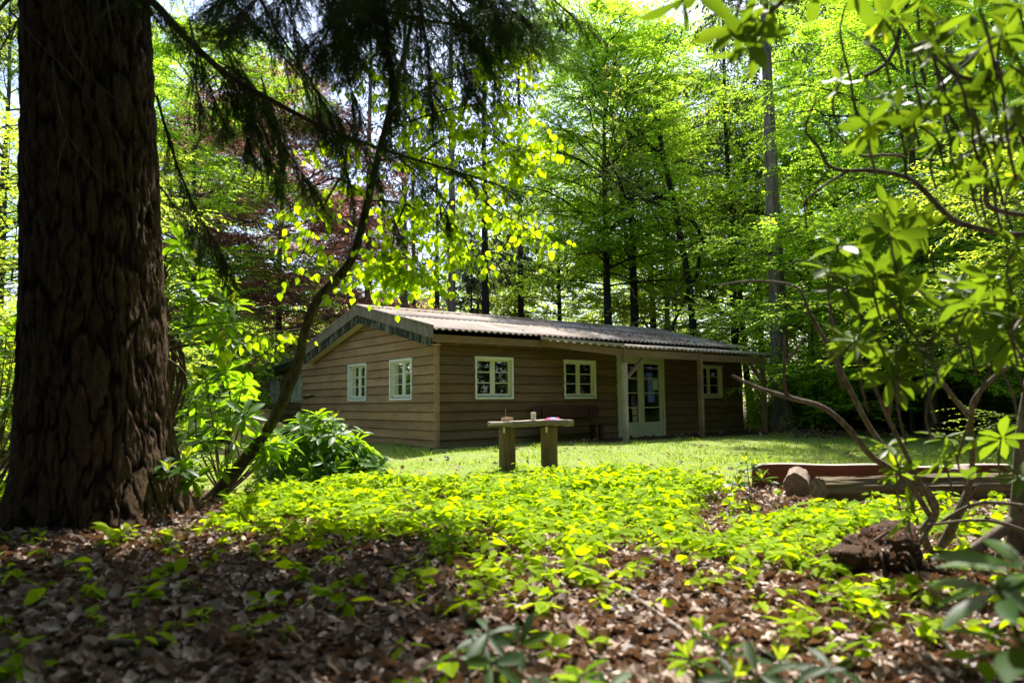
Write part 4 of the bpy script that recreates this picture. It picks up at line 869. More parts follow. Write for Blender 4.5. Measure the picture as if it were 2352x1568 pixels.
def fir_limb(rng, path, r0, ln, dens=1.0, hang=.55, tpl_w=1.0):
    """one limb with flat drooping branchlets of needles"""
    path = smooth_path(path, 40); seg = np.linalg.norm(np.diff(path, axis=0), axis=1); tot = seg.sum(); k = max(8, int(tot / .062 * dens))
    cs = np.concatenate([[0], np.cumsum(seg)]); q_ = np.sort(rng.uniform(.03, 1, k)) * tot; o = np.stack([np.interp(q_, cs, path[:, c]) for c in range(3)], -1); i0 = np.clip(np.searchsorted(cs, q_) - 1, 0, 38); tg = norm(path[i0 + 1] - path[i0])
    sg = np.where(rng.random(k) < .5, 1, -1); d = norm(rotz(tg, sg * rng.uniform(.35, 1.25, k)) + np.stack([rng.normal(0, .2, k), rng.normal(0, .2, k), -hang * rng.uniform(-.2, 1.1, k)], -1))
    L = 1.35 * ln * (1.05 - .6 * q_ / tot) * rng.uniform(.45, 1.2, k); wood = tube(path, np.maximum(r0 * np.linspace(1, .12, 40), .003), 7, cap=False)
    wood.append(segs(o, o + d * L[:, None] - np.array([0, 0, .12]) * L[:, None], .0035, .001))
    m_ = 11; t = np.linspace(.08, 1, m_)[None] + rng.uniform(-.04, .04, (k, m_)); to = o[:, None] + d[:, None] * (L[:, None] * t)[..., None]; to[..., 2] -= .12 * L[:, None] * t * t
    s2 = np.where(np.arange(m_)[None] % 2 == 0, 1, -1) * rng.uniform(.6, 1.0, t.shape) * np.where(t > .94, .1, 1); td = norm(rotz(np.broadcast_to(d[:, None], to.shape), s2) + np.array([0, 0, -.12]) + rng.normal(0, .28, to.shape)); tl = (.08 + .17 * (1 - t)) * rng.uniform(.6, 1.3, t.shape) * (L[:, None] / .5) ** .5
    to, td, tl = to.reshape(-1, 3), td.reshape(-1, 3), tl.ravel(); wood.append(segs(to, to + td * tl[:, None], .0018, .0008))
    n_ = 12; t = (np.arange(n_) + .5) / n_; pos = to[:, None] + td[:, None] * (tl[:, None] * t[None])[..., None]; sgn = np.where(np.arange(n_) % 2 == 0, 1, -1)[None] * rng.uniform(.7, 1.2, (len(to), n_)); nd = norm(rotz(np.broadcast_to(td[:, None], pos.shape), sgn) + rng.normal(0, .2, pos.shape))
    return wood, [leaves(pos.reshape(-1, 3), nd.reshape(-1, 3), rng.normal(0, .35, pos.reshape(-1, 3).shape) + np.array([0, 0, 1.]), .026 * rng.uniform(.7, 1.3, pos.size // 3), (T_SLIM[0] * np.array([.5 * tpl_w, 1, 1]), T_SLIM[1]))]
rg = np.random.default_rng(5); ofs = np.array([BIG[0], BIG[1], bgz])
LIMBS = [ # sight-line points (px x, px y, distance), radius, branchlet length, density, hang
 ([(250, -60, 5.9), (345, 0, 5.6), (430, 90, 5.6), (520, 170, 5.6), (640, 240, 5.7), (760, 300, 5.8), (900, 350, 5.9), (1050, 395, 6.0), (1210, 445, 6.2)], .035, .42, 1.5, .35),
 ([(560, -150, 5.6), (640, -90, 5.4), (760, -30, 5.3), (900, 30, 5.4), (1080, 60, 5.6), (1240, 60, 5.9)], .03, .62, 2.1, .8),
 ([(600, -200, 5.2), (720, -160, 5.0), (860, -120, 5.0), (1080, -90, 5.2), (1330, -70, 5.5)], .03, .6, 1.8, 1.0),
 ([(560, -80, 5.9), (630, 60, 5.8), (690, 150, 5.8), (740, 230, 5.9), (770, 300, 6.0)], .016, .42, 1.5, .7),
 ([(880, -40, 5.4), (885, 60, 5.4), (900, 160, 5.4), (905, 250, 5.5), (890, 310, 5.5)], .014, .32, 2.2, 1.2),
 ([(1010, -40, 5.7), (1060, 40, 5.7), (1110, 110, 5.8), (1140, 190, 5.8)], .014, .40, 1.9, 1.0),
 ([(760, -40, 5.6), (790, 80, 5.6), (800, 180, 5.7), (830, 270, 5.7)], .014, .40, 1.7, .9),
 ([(560, 190, 5.8), (620, 280, 5.8), (680, 380, 5.9), (740, 470, 6.0)], .012, .42, 1.4, .25),
 ([(480, 140, 5.8), (560, 230, 5.9), (600, 330, 6.0), (640, 440, 6.1)], .012, .40, 1.2, .25),
 ([(900, 350, 5.9), (960, 400, 5.9), (1010, 450, 6.0), (1030, 500, 6.0)], .009, .28, 1.6, .7),
 ([(360, 220, 5.7), (400, 360, 5.7), (450, 480, 5.6), (500, 570, 5.6), (540, 640, 5.6)], .012, .42, 1.3, .2),
 ([(370, 430, 6.2), (420, 500, 6.2), (470, 560, 6.2)], .01, .42, 1.3, .15),
 ([(1180, -80, 5.0), (1260, -10, 5.0), (1320, 40, 5.0), (1370, 70, 5.0)], .01, .30, 1.5, 1.0),
 ([(640, -60, 5.0), (660, 30, 5.0), (700, 100, 5.0)], .012, .42, 1.8, .9),
 ([(960, -60, 5.1), (970, 40, 5.1), (985, 130, 5.1), (990, 230, 5.2)], .012, .40, 2.0, 1.1),
 ([(1100, -70, 5.2), (1130, 20, 5.2), (1170, 90, 5.3)], .012, .42, 1.9, 1.1)]
for k in range(30):
    u0 = rg.uniform(600, 1180); d0 = rg.uniform(4.7, 6.6); v0 = rg.uniform(-140, 70 if u0 > 700 else -10); drop = rg.uniform(90, 200) * (1 - .35 * abs(u0 - 900) / 350); sl = rg.choice([-1, 1, 1]) * rg.uniform(.35, 1.5)
    LIMBS.append(([(u0, v0, d0), (u0 + drop * sl * .55, v0 + drop * .42, d0 + rg.uniform(-.3, .3)), (u0 + drop * sl, v0 + drop, d0 + rg.uniform(-.5, .5))], .008, rg.uniform(.30, .46), 1.8, rg.uniform(.15, .6)))
for k in range(12):
    u0 = rg.uniform(420, 800); v0 = 60 + (u0 - 400) * .55 + rg.uniform(-40, 60); d0 = rg.uniform(5.5, 6.4)
    LIMBS.append(([(u0, v0, d0), (u0 + rg.uniform(20, 70), v0 + rg.uniform(50, 110), d0), (u0 + rg.uniform(60, 150), v0 + rg.uniform(130, 260), d0 + .1)], .008, rg.uniform(.24, .36), 1.4, rg.uniform(.5, .9)))
w_all, n_all = [], []
for pts, r0, ln, dn, hg in LIMBS:
    a, b = fir_limb(rg, [P(*q) for q in pts], r0, ln, dn, hg); w_all += a; n_all += b
# limbs above the picture, shading the ground at the left
for k in range(16):
    az = YAW + rg.uniform(-2.6, 2.2); z0 = rg.uniform(5.0, 9.0); l = rg.uniform(2.6, 4.2); dr = np.array([math.sin(az), math.cos(az), 0])
    pts = [np.array([BIG[0], BIG[1], bgz + z0]) + dr * l * s + np.array([0, 0, -.5 * l * s * s * .5]) for s in (.12, .4, .7, 1.0)]
    a, b = fir_limb(rg, pts, .035, .7, .8, .5, 1.5); w_all += a; n_all += b
m_ = 6500; s2, d2, z2 = rg.uniform(-8, .5, m_), rg.uniform(4.8, 9.3, m_), rg.uniform(6.6, 11.0, m_); x2, y2 = XY(s2, d2); k2 = (vnoise(x2 * 1.7, y2 * 1.7 + 30, 62) > .40) & (z2 > 1.5 + .66 * d2)
q2 = (np.stack([x2, y2, z2], -1)[k2][:, None] + rg.normal(0, .18, (int(k2.sum()), 5, 3))).reshape(-1, 3); n_all.append(leaves(q2, rg.normal(0, 1, q2.shape) + np.array([0, 0, -.5]), np.array([0, 0, 1.]) + rg.normal(0, .5, q2.shape), rg.uniform(.2, .4, len(q2)), T_SLIM))
mv = lambda ch: [(c[0] - ofs if len(c[0]) else c[0], c[1]) for c in ch]
build('limbs', mv(w_all), B_twig, big, smooth=True); o = build('needles', mv(n_all), L_needle, big); o['label'] = 'dark hanging needle foliage'
# thin dead twigs hanging across the trunk
DT = [[(136, -20, 4.9), (151, 80, 4.9), (187, 147, 4.9), (232, 200, 4.9), (285, 240, 4.9), (347, 267, 4.95), (400, 280, 5.0)], [(120, 140, 4.95), (130, 230, 4.9), (152, 305, 4.9), (190, 360, 4.9), (240, 420, 4.9), (300, 450, 4.9), (365, 490, 4.9)], [(240, -20, 4.8), (262, 90, 4.8), (275, 150, 4.8), (270, 200, 4.8)], [(152, 305, 4.9), (135, 370, 4.9), (130, 420, 4.9), (118, 450, 4.9)], [(20, 20, 4.9), (80, 90, 4.9), (150, 160, 4.9), (210, 230, 4.9), (280, 330, 4.9), (320, 420, 4.9)]]
ch = []
for pts in DT: ch += tube(smooth_path([P(*q) for q in pts], 20), np.linspace(.008, .003, 20), 5, cap=False)
build('dead_twigs', mv(ch), B_twig, big, smooth=True)

# ------------------------------------------------------------------ leaning sapling with heart-shaped leaves
sp = [(478, 1165, 7.4), (505, 1128, 7.4), (560, 1058, 7.3), (622, 975, 7.2), (662, 895, 7.1), (688, 820, 7.0), (702, 755, 6.9), (728, 690, 6.8), (775, 638, 6.7), (808, 595, 6.6), (828, 535, 6.6), (845, 460, 6.6), (866, 370, 6.6), (884, 300, 6.6), (905, 210, 6.7), (930, 120, 6.8), (950, 20, 7.0)]
spw = [P(*q) for q in sp]; base = G(500, 7.4); sap = thing('leaning_sapling', 'dark curved leaning sapling with bright yellow-green heart-shaped leaves', 'young tree', tuple(base))
rg = np.random.default_rng(8); pth = smooth_path(spw, 70); rr = np.interp(np.linspace(0, 1, 70), [0, .06, .15, .35, .7, 1], [.125, .085, .058, .047, .038, .016]); rr = rr * (1 + .05 * rg.normal(0, 1, 70).cumsum().clip(-1, 1) * .4)
tk = tube(pth, rr, 12, cap=False) + tube(np.array([P(700, 912, 7.0), P(716, 909, 6.95), P(722, 908, 6.9)]), [.022, .018, .013], 6)
for e in ([(490, 1150, 7.4), (470, 1180, 7.2), (440, 1215, 7.0)], [(500, 1150, 7.3), (505, 1185, 7.1), (530, 1220, 6.9)]): tk += tube(smooth_path([P(*q) for q in e], 8), np.linspace(.06, .015, 8), 7, cap=False)
sub = []; lo, ld = [], []
SB = [[(845, 460, 6.6), (930, 470, 6.6), (1010, 520, 6.6), (1060, 600, 6.6)], [(866, 370, 6.6), (960, 360, 6.7), (1060, 400, 6.8), (1180, 470, 6.9)], [(884, 300, 6.6), (1000, 260, 6.8), (1100, 240, 6.9), (1200, 250, 7.0)], [(884, 300, 6.6), (980, 200, 6.9), (1080, 170, 7.0), (1180, 160, 7.1)], [(828, 535, 6.6), (770, 500, 6.6), (700, 510, 6.6), (650, 560, 6.6)], [(845, 460, 6.6), (780, 410, 6.5), (720, 430, 6.5), (660, 470, 6.5)], [(866, 370, 6.6), (800, 320, 6.7), (740, 330, 6.7), (690, 370, 6.7)], [(808, 595, 6.6), (900, 590, 6.5), (960, 620, 6.5), (990, 650, 6.5)], [(1060, 400, 6.8), (1130, 370, 6.8), (1200, 340, 6.9), (1240, 330, 6.9)], [(930, 470, 6.6), (1000, 480, 6.7), (1060, 540, 6.7), (1080, 590, 6.7)], [(905, 210, 6.7), (860, 150, 6.8), (820, 160, 6.8), (790, 220, 6.8)], [(1060, 400, 6.8), (1120, 470, 6.8), (1200, 520, 6.9), (1250, 560, 6.9)], [(960, 360, 6.7), (1040, 310, 6.6), (1130, 310, 6.6), (1200, 390, 6.6)], [(775, 638, 6.7), (840, 625, 6.6), (900, 635, 6.6), (940, 645, 6.6)], [(780, 410, 6.5), (740, 480, 6.4), (700, 570, 6.4), (670, 620, 6.4)], [(1080, 170, 7.0), (1140, 120, 7.0), (1200, 130, 7.1)], [(930, 470, 6.6), (905, 540, 6.5), (905, 600, 6.5), (930, 640, 6.5)], [(702, 755, 6.9), (600, 770, 6.8), (560, 790, 6.8)]]
for pts in SB:
    p = smooth_path([P(*q) for q in pts], 16); sub += tube(p, np.linspace(.012, .003, 16), 5, cap=False)
    for k in range(56 if p[-1][0] * 0 + SD(p[8][0], p[8][1])[0] > -1.2 else 20):
        a = p[rg.integers(2, 16)]; d = norm(np.array([rg.normal(0, 1), rg.normal(0, 1), rg.normal(-.25, .35)])); l = rg.uniform(.10, .42); b = a + d * l; sub.append(segs([a], [b], .0025, .0012))
        for t in np.linspace(.3, 1, max(2, int(l / .075))): lo.append(a + d * l * t + rg.normal(0, .012, 3)); ld.append(d * .35 + np.array([0, 0, -.75]) + rg.normal(0, .38, 3))
lo = np.array(lo); ld = np.array(ld)
m3 = lambda ch, b: [(c[0] - np.asarray(b) if len(c[0]) else c[0], c[1]) for c in ch]
build('trunk', m3(tk, base), B_sap, sap, smooth=True); build('twigs', m3(sub, base), B_sap, sap, smooth=True)
vd = norm(CAM - lo); build('crown', m3([leaves(lo, ld, vd * .5 + rg.normal(0, .6, lo.shape) + np.array([0, 0, .3]), rg.uniform(.042, .086, len(lo)), T_HEART)], base), L_lime, sap)

# ------------------------------------------------------------------ rhododendrons
def whorl(rng, pos, dr, n, L, el=(.1, .7), tpl=T_RHODO):
    dr = norm(np.array(dr, float)); a0 = rng.uniform(0, 6.28); ref = np.array([0, 0, 1.]) if abs(dr[2]) < .9 else np.array([1., 0, 0]); u = norm(np.cross(dr, ref)); v = np.cross(dr, u)
    a = a0 + np.arange(n) * 2.39996; e = rng.uniform(*el, n); r = np.cos(a)[:, None] * u + np.sin(a)[:, None] * v; d = r * np.cos(e)[:, None] + dr * np.sin(e)[:, None] + np.array([0, 0, -.12]); nn = dr * np.cos(e)[:, None] - r * np.sin(e)[:, None] + rng.normal(0, .15, (n, 3))
    return np.broadcast_to(pos, (n, 3)) + r * .006 - dr * (np.arange(n)[:, None] * .004), d, nn, L * rng.uniform(.65, 1.12, n)
class Rhodo:
    def __init__(s, name, label, base, seed, leafmat, group='rhododendrons round the clearing'):
        s.rng = np.random.default_rng(seed); s.t = thing(name, label, 'rhododendron', tuple(base), 0, group); s.b = np.asarray(base, float); s.w = []; s.L = []; s.S = []; s.m = leafmat
    def stem(s, pts, r0, r1, n=20, k=7):
        s.w += tube(smooth_path(pts, n), np.linspace(r0, r1, n), k, cap=False)
    def tip(s, pos, dr, n=8, L=.12, shoot=False, el=(.05, .6)):
        s.L.append(whorl(s.rng, np.asarray(pos, float), dr, n, L, el))
        if shoot:
            for k in range(2): s.S.append(whorl(s.rng, np.asarray(pos) + norm(np.array(dr, float)) * .01, np.asarray(dr) + s.rng.normal(0, .12, 3), 4, L * .62, (1.0, 1.4)))
    def done(s, wood=None):
        build('stems', m3(s.w, s.b), wood or B_twig, s.t, smooth=True)
        c = [np.concatenate([q[i] for q in s.L]) for i in range(4)]; build('leaves', [leaves(c[0] - s.b, c[1], c[2], c[3], T_RHODO)], s.m, s.t, smooth=True)
        if s.S:
            c = [np.concatenate([q[i] for q in s.S]) for i in range(4)]; o = build('new_shoot_leaves', [leaves(c[0] - s.b, c[1], c[2], c[3], T_RHODO)], L_shoot, s.t, smooth=True)
        return s.t
    def dome(s, ntip, W, H, D, L=.12, low=.25, shoot=.15, rs=.012, c=(0, 0, 0), n=(6, 10)):
        for i in range(ntip):
            a = s.rng.uniform(0, 6.283); ph = math.acos(s.rng.uniform(0, 1)); r = s.rng.uniform(.45, 1) ** .5
            p = s.b + np.array(c) + np.array([W / 2 * math.cos(a) * math.sin(ph) * r, D / 2 * math.sin(a) * math.sin(ph) * r, H * (low + (1 - low) * math.cos(ph) * r)]); out = norm(p - s.b - np.array([0, 0, H * .2])); md = s.b * .45 + p * .55 + s.rng.normal(0, .05, 3) + np.array([0, 0, -H * .06])
            s.stem([s.b + s.rng.normal(0, .05, 3) * (1, 1, .2), md, p], rs, .004, 10, 5); s.tip(p, out * .7 + np.array([0, 0, .6]) + s.rng.normal(0, .25, 3), s.rng.integers(*n), L * s.rng.uniform(.8, 1.15), s.rng.random() < shoot)
            if s.rng.random() < .8: s.tip(p * .8 + md * .2 - np.array([0, 0, .03]), out + np.array([0, 0, .4]), 6, L, False, (-.2, .3))
# low bush in front of the gable
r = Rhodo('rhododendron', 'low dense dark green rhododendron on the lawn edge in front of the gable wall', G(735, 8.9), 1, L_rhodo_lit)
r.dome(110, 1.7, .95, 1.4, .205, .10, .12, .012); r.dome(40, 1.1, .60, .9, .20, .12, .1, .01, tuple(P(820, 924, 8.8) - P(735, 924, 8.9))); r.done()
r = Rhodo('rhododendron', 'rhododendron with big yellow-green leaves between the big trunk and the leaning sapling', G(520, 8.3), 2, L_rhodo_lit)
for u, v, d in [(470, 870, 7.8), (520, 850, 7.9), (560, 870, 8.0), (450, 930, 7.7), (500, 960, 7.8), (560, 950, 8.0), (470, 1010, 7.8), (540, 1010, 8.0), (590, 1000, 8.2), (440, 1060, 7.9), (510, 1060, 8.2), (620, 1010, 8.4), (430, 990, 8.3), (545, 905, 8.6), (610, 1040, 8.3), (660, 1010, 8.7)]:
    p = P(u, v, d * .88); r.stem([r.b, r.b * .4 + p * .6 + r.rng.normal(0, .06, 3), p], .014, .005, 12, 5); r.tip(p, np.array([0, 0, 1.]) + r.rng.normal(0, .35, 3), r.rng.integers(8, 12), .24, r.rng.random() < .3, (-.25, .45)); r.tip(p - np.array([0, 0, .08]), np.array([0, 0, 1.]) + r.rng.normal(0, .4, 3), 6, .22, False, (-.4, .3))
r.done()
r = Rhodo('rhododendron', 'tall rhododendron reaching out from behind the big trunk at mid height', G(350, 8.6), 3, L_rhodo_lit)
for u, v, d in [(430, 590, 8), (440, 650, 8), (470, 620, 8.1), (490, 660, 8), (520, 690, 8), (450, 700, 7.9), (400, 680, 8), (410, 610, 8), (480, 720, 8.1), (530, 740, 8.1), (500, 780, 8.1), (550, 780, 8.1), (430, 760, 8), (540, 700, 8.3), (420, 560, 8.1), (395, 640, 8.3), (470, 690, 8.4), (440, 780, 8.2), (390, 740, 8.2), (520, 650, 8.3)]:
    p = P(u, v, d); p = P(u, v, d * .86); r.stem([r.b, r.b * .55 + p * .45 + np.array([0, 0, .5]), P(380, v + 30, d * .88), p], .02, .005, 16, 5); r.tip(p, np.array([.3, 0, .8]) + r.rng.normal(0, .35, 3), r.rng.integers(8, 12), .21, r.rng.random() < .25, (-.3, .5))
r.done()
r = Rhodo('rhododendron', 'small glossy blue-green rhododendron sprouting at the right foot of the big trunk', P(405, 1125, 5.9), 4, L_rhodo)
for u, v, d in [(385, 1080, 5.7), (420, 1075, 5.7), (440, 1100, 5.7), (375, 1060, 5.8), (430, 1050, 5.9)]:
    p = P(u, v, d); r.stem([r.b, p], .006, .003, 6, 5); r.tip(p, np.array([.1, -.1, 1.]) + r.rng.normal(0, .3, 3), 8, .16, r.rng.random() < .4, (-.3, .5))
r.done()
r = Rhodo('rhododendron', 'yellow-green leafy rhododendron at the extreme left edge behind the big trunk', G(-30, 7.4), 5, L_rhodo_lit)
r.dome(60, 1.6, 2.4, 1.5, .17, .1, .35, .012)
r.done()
# the branchy one at the right
bR = G(2190, 4.7); r = Rhodo('rhododendron', 'large open rhododendron with bare grey twisting stems framing the right side', bR, 6, L_rhodo_mid)
ST = [
 ([(2330, 1290, 4.6), (2345, 1150, 4.6), (2352, 1000, 4.6), (2380, 800, 4.5), (2400, 500, 4.4), (2390, 200, 4.3)], .075, .03),
 ([(2170, 1310, 4.7), (2120, 1230, 4.6), (2150, 1170, 4.5), (2110, 1110, 4.4), (2010, 1055, 4.3), (1950, 985, 4.2), (1890, 935, 4.2), (1820, 915, 4.2), (1740, 890, 4.2), (1680, 862, 4.2)], .032, .012),
 ([(1835, 918, 4.2), (1808, 905, 4.2), (1801, 860, 4.2), (1803, 770, 4.2)], .014, .012), ([(1808, 830, 4.2), (1850, 775, 4.15)], .010, .008),
 ([(2140, 1190, 4.5), (2070, 1080, 4.3), (2000, 985, 4.2), (1950, 890, 4.1), (1905, 800, 4.0), (1860, 720, 4.0), (1830, 660, 4.0), (1735, 645, 4.0), (1650, 655, 4.0)], .020, .006),
 ([(2150, 1180, 4.4), (2090, 1060, 4.1), (2040, 960, 3.9), (2000, 870, 3.8), (1960, 790, 3.8)], .018, .006),
 ([(2180, 1240, 4.6), (2230, 1100, 4.3), (2230, 960, 4.0), (2250, 900, 3.9), (2330, 830, 3.8), (2420, 760, 3.8)], .02, .012),
 ([(2230, 960, 4.0), (2180, 900, 3.8), (2120, 800, 3.6), (2050, 700, 3.6), (2010, 640, 3.6)], .014, .006),
 ([(2040, 960, 3.9), (2050, 860, 3.7), (2020, 790, 3.6), (1960, 700, 3.6), (1900, 620, 3.6)], .012, .005),
 ([(2120, 800, 3.6), (2180, 740, 3.5), (2240, 710, 3.5)], .009, .005),
 ([(2400, 520, 4.3), (2352, 542, 4.0), (2216, 517, 3.9), (2165, 485, 3.9), (2120, 435, 3.9), (2079, 406, 3.9), (2005, 392, 3.9), (1936, 392, 3.9), (1900, 378, 3.9), (1882, 340, 3.9), (1850, 300, 3.9), (1866, 250, 3.9), (1876, 226, 3.9)], .026, .006),
 ([(2079, 406, 3.9), (2075, 362, 3.9), (2026, 356, 3.9), (1975, 357, 3.9), (1930, 315, 3.9), (1894, 280, 3.9), (1880, 230, 3.9)], .013, .005),
 ([(1945, 396, 3.9), (1906, 418, 3.9), (1852, 460, 3.9), (1850, 490, 3.9), (1853, 530, 3.9)], .011, .006),
 ([(2400, 500, 4.2), (2280, 480, 3.9), (2265, 430, 3.8), (2258, 366, 3.8), (2225, 332, 3.8), (2175, 260, 3.8), (2130, 210, 3.8), (2105, 190, 3.8)], .022, .006),
 ([(2258, 366, 3.8), (2290, 335, 3.7), (2320, 300, 3.7), (2345, 240, 3.7), (2400, 160, 3.7)], .016, .016),
 ([(2400, 140, 3.6), (2265, 180, 3.4), (2220, 180, 3.4), (2180, 160, 3.4), (2130, 105, 3.4), (2110, 55, 3.4), (2108, -30, 3.4)], .014, .008),
 ([(1985, 176, 3.6), (2020, 158, 3.6), (2045, 132, 3.6), (2062, 90, 3.6), (2066, 72, 3.6), (2078, 30, 3.6), (2090, -20, 3.6)], .013, .014),
 ([(2026, 330, 3.7), (1980, 285, 3.7), (1960, 230, 3.7), (1954, 185, 3.7), (1938, 120, 3.7), (1930, 65, 3.7), (1945, 5, 3.7)], .011, .006),
 ([(2180, 160, 3.4), (2240, 125, 3.4), (2280, 88, 3.4), (2350, 20, 3.4)], .012, .008),
 ([(2079, 350, 3.8), (2190, 330, 3.7), (2265, 325, 3.6), (2310, 340, 3.6), (2400, 300, 3.6)], .012, .01),
 ([(2400, 660, 4.0), (2300, 800, 3.7), (2240, 930, 3.7), (2200, 1050, 4.0)], .012, .010),
 ([(2380, 1165, 4.2), (2250, 1155, 4.1), (2160, 1200, 4.3)], .012, .016), ([(2380, 1230, 4.2), (2270, 1195, 4.1), (2130, 1205, 4.2)], .014, .010),
 ([(2100, 1320, 4.3), (2105, 1260, 4.3), (2150, 1190, 4.3)], .02, .016), ([(2090, 1350, 4.3), (1985, 1300, 4.2), (1980, 1265, 4.2), (2040, 1220, 4.2)], .012, .012),
 ([(2300, 1310, 4.5), (2200, 1290, 4.5), (2100, 1285, 4.6)], .05, .03), ([(2340, 1190, 4.6), (2240, 1260, 4.6), (2160, 1310, 4.7)], .045, .05), ([(2230, 1120, 4.4), (2170, 1240, 4.6), (2130, 1300, 4.7)], .03, .04)]
NR = lambda d: d if d > 4.25 else 4.25 - (4.25 - d) * 1.5
for pts, r0, r1 in ST: r.stem([P(u, v, NR(d)) for u, v, d in pts], r0 * (.72 if pts[0][1] < 700 else .9), r1 * .72, 30, 8)
rgx = np.random.default_rng(66); TX = [(rgx.uniform(1900, 2352), rgx.uniform(470, 900), rgx.uniform(3.4, 3.9)) for _ in range(6)] + [(rgx.uniform(1950, 2352), rgx.uniform(20, 420), rgx.uniform(3.2, 3.8)) for _ in range(14)]
TP = TX + [(1905, 615, 3.6), (1925, 560, 3.7), (2030, 490, 3.8), (2110, 520, 3.8), (2070, 690, 3.6), (2035, 615, 3.6), (2240, 690, 3.5), (2150, 745, 3.5), (2330, 720, 3.4), (2120, 830, 3.5), (2060, 790, 3.6), (1965, 780, 3.7), (2050, 860, 3.6), (2090, 640, 3.7), (2170, 1000, 4.0), (2300, 1000, 4.0), (2040, 1020, 4.1), (2060, 1080, 4.1), (2010, 620, 3.5), (2150, 860, 3.6), (2220, 760, 3.7), (2280, 650, 3.6), (2340, 560, 3.5), (2200, 650, 3.8), (2290, 830, 3.7), (2000, 690, 3.8),
 (2040, 230, 3.7), (2060, 250, 3.6), (2110, 290, 3.6), (2200, 170, 3.4), (2230, 200, 3.4), (2300, 80, 3.2), (2180, 40, 3.2), (2260, 320, 3.5), (2330, 270, 3.4), (2250, 20, 3.1), (2100, 140, 3.5), (2340, 400, 3.5), (1990, 100, 3.6), (2140, 230, 3.5), (2320, 150, 3.2), (2200, 300, 3.6), (2280, 210, 3.4), (1930, 190, 3.7), (2340, 20, 3.1), (2060, 40, 3.4), (2160, 330, 3.7), (2230, 400, 3.8),
 (2170, 1060, 4.0), (2090, 1180, 3.9), (2220, 1090, 4.1), (2350, 1090, 3.9)]
for u, v, d in TP:
    p = P(u, v, NR(d)); up_ = v > 420; r.tip(p, (np.array([0, 0, 1.]) if up_ else np.array([0, 0, -.15])) + r.rng.normal(0, .45, 3), r.rng.integers(8, 12), .165 if up_ else .13, r.rng.random() < .08, (-.2, .7) if up_ else (-.9, .6))
    q = p + np.array([0, 0, -.10]) + r.rng.normal(0, .04, 3); r.stem([p, q, q + np.array([.05, 0, -.12])], .005, .006, 6, 5)
# branches overhead carry the leaves hanging in at the top
for pts in [[(2400, -60, 2.6), (2200, -90, 2.5), (2000, -70, 2.4), (1850, -40, 2.4), (1720, -20, 2.4), (1690, 40, 2.4)], [(1850, -40, 2.4), (1800, 0, 2.5), (1770, 30, 2.5)]]: r.stem([P(*q) for q in pts], .014, .005, 20, 6)
for u, v, d in [(1700, 60, 2.4), (1720, 110, 2.4), (1770, 10, 2.5), (1870, -20, 2.5), (1570, 5, 2.5), (1960, -30, 2.5), (1800, 20, 2.6)]: r.tip(P(u, v, d), np.array([.1, 0, -.5]) + r.rng.normal(0, .4, 3), 8, .155, False, (-.7, .8))
r.done(B_rhodo)
def seedling(label, u, v, d, seed, tips, L, mat=L_rhodo, shoot=.2):
    b = G(u, d); r = Rhodo('rhododendron_seedling', label, b, seed, mat, 'young rhododendrons in the leaf litter')
    for (du, dv, dd) in tips:
        p = P(u + du, v + dv, d + dd); r.stem([b, b * .5 + p * .5 + r.rng.normal(0, .015, 3), p], .006, .003, 8, 5); r.tip(p, np.array([0, 0, 1.]) + r.rng.normal(0, .3, 3), r.rng.integers(6, 9), L, r.rng.random() < shoot, (-.15, .5))
    return r.done()
seedling('dark blue-green rhododendron seedling at the bottom centre', 1120, 1480, 2.35, 11, [(0, -30, 0), (-60, 10, .02), (70, 0, .02), (10, 40, -.1)], .13, L_rhodo_far, .1)
seedling('grey-green rhododendron seedling cut by the bottom edge right of the centre', 1330, 1560, 2.15, 12, [(0, -10, 0), (-60, 20, 0), (60, 20, 0)], .12, L_rhodo_far, 0)
seedling('rhododendron seedling with yellow shoots standing near the bottom right', 1610, 1450, 2.5, 13, [(0, 0, 0), (60, 40, 0), (-30, 60, -.1)], .10, L_rhodo, .9)
seedling('dark rhododendron seedling with a pale upright shoot at the bottom right', 1740, 1545, 2.2, 14, [(0, 0, 0), (50, -30, .1), (-50, 10, 0)], .11, L_rhodo_far, .5)
seedling('grey-green seedling low beside the bottom edge left of the fallen branch', 1910, 1530, 2.2, 17, [(0, 0, 0), (-50, 20, 0)], .11, L_rhodo_far, 0)
seedling('small rhododendron with yellow tips in front of the left end of the red plank', 1715, 1110, 6.6, 15, [(0, -50, 0), (35, -10, 0), (-20, 0, 0), (20, -40, .1)], .15, L_rhodo, 1.0)
seedling('dark seedling among the ground cover left of the forked twig', 1010, 1240, 4.6, 16, [(0, 0, 0), (-40, 30, 0)], .13, L_rhodo_far, .0)
r = Rhodo('rhododendron', 'near rhododendron branch with very large blurred leaves at the lower right edge', G(2345, 2.1), 18, L_rhodo)
for u, v, d in [(2290, 1345, 1.75), (2355, 1300, 1.85), (2365, 1480, 1.7)]:
    p = P(u, v, d); r.stem([r.b, (r.b + p) / 2 + r.rng.normal(0, .02, 3), p], .008, .005, 8, 5); r.tip(p, np.array([-.1, -.2, 1.]) + r.rng.normal(0, .25, 3), 8, .215, False, (-.25, .35))
r.done()

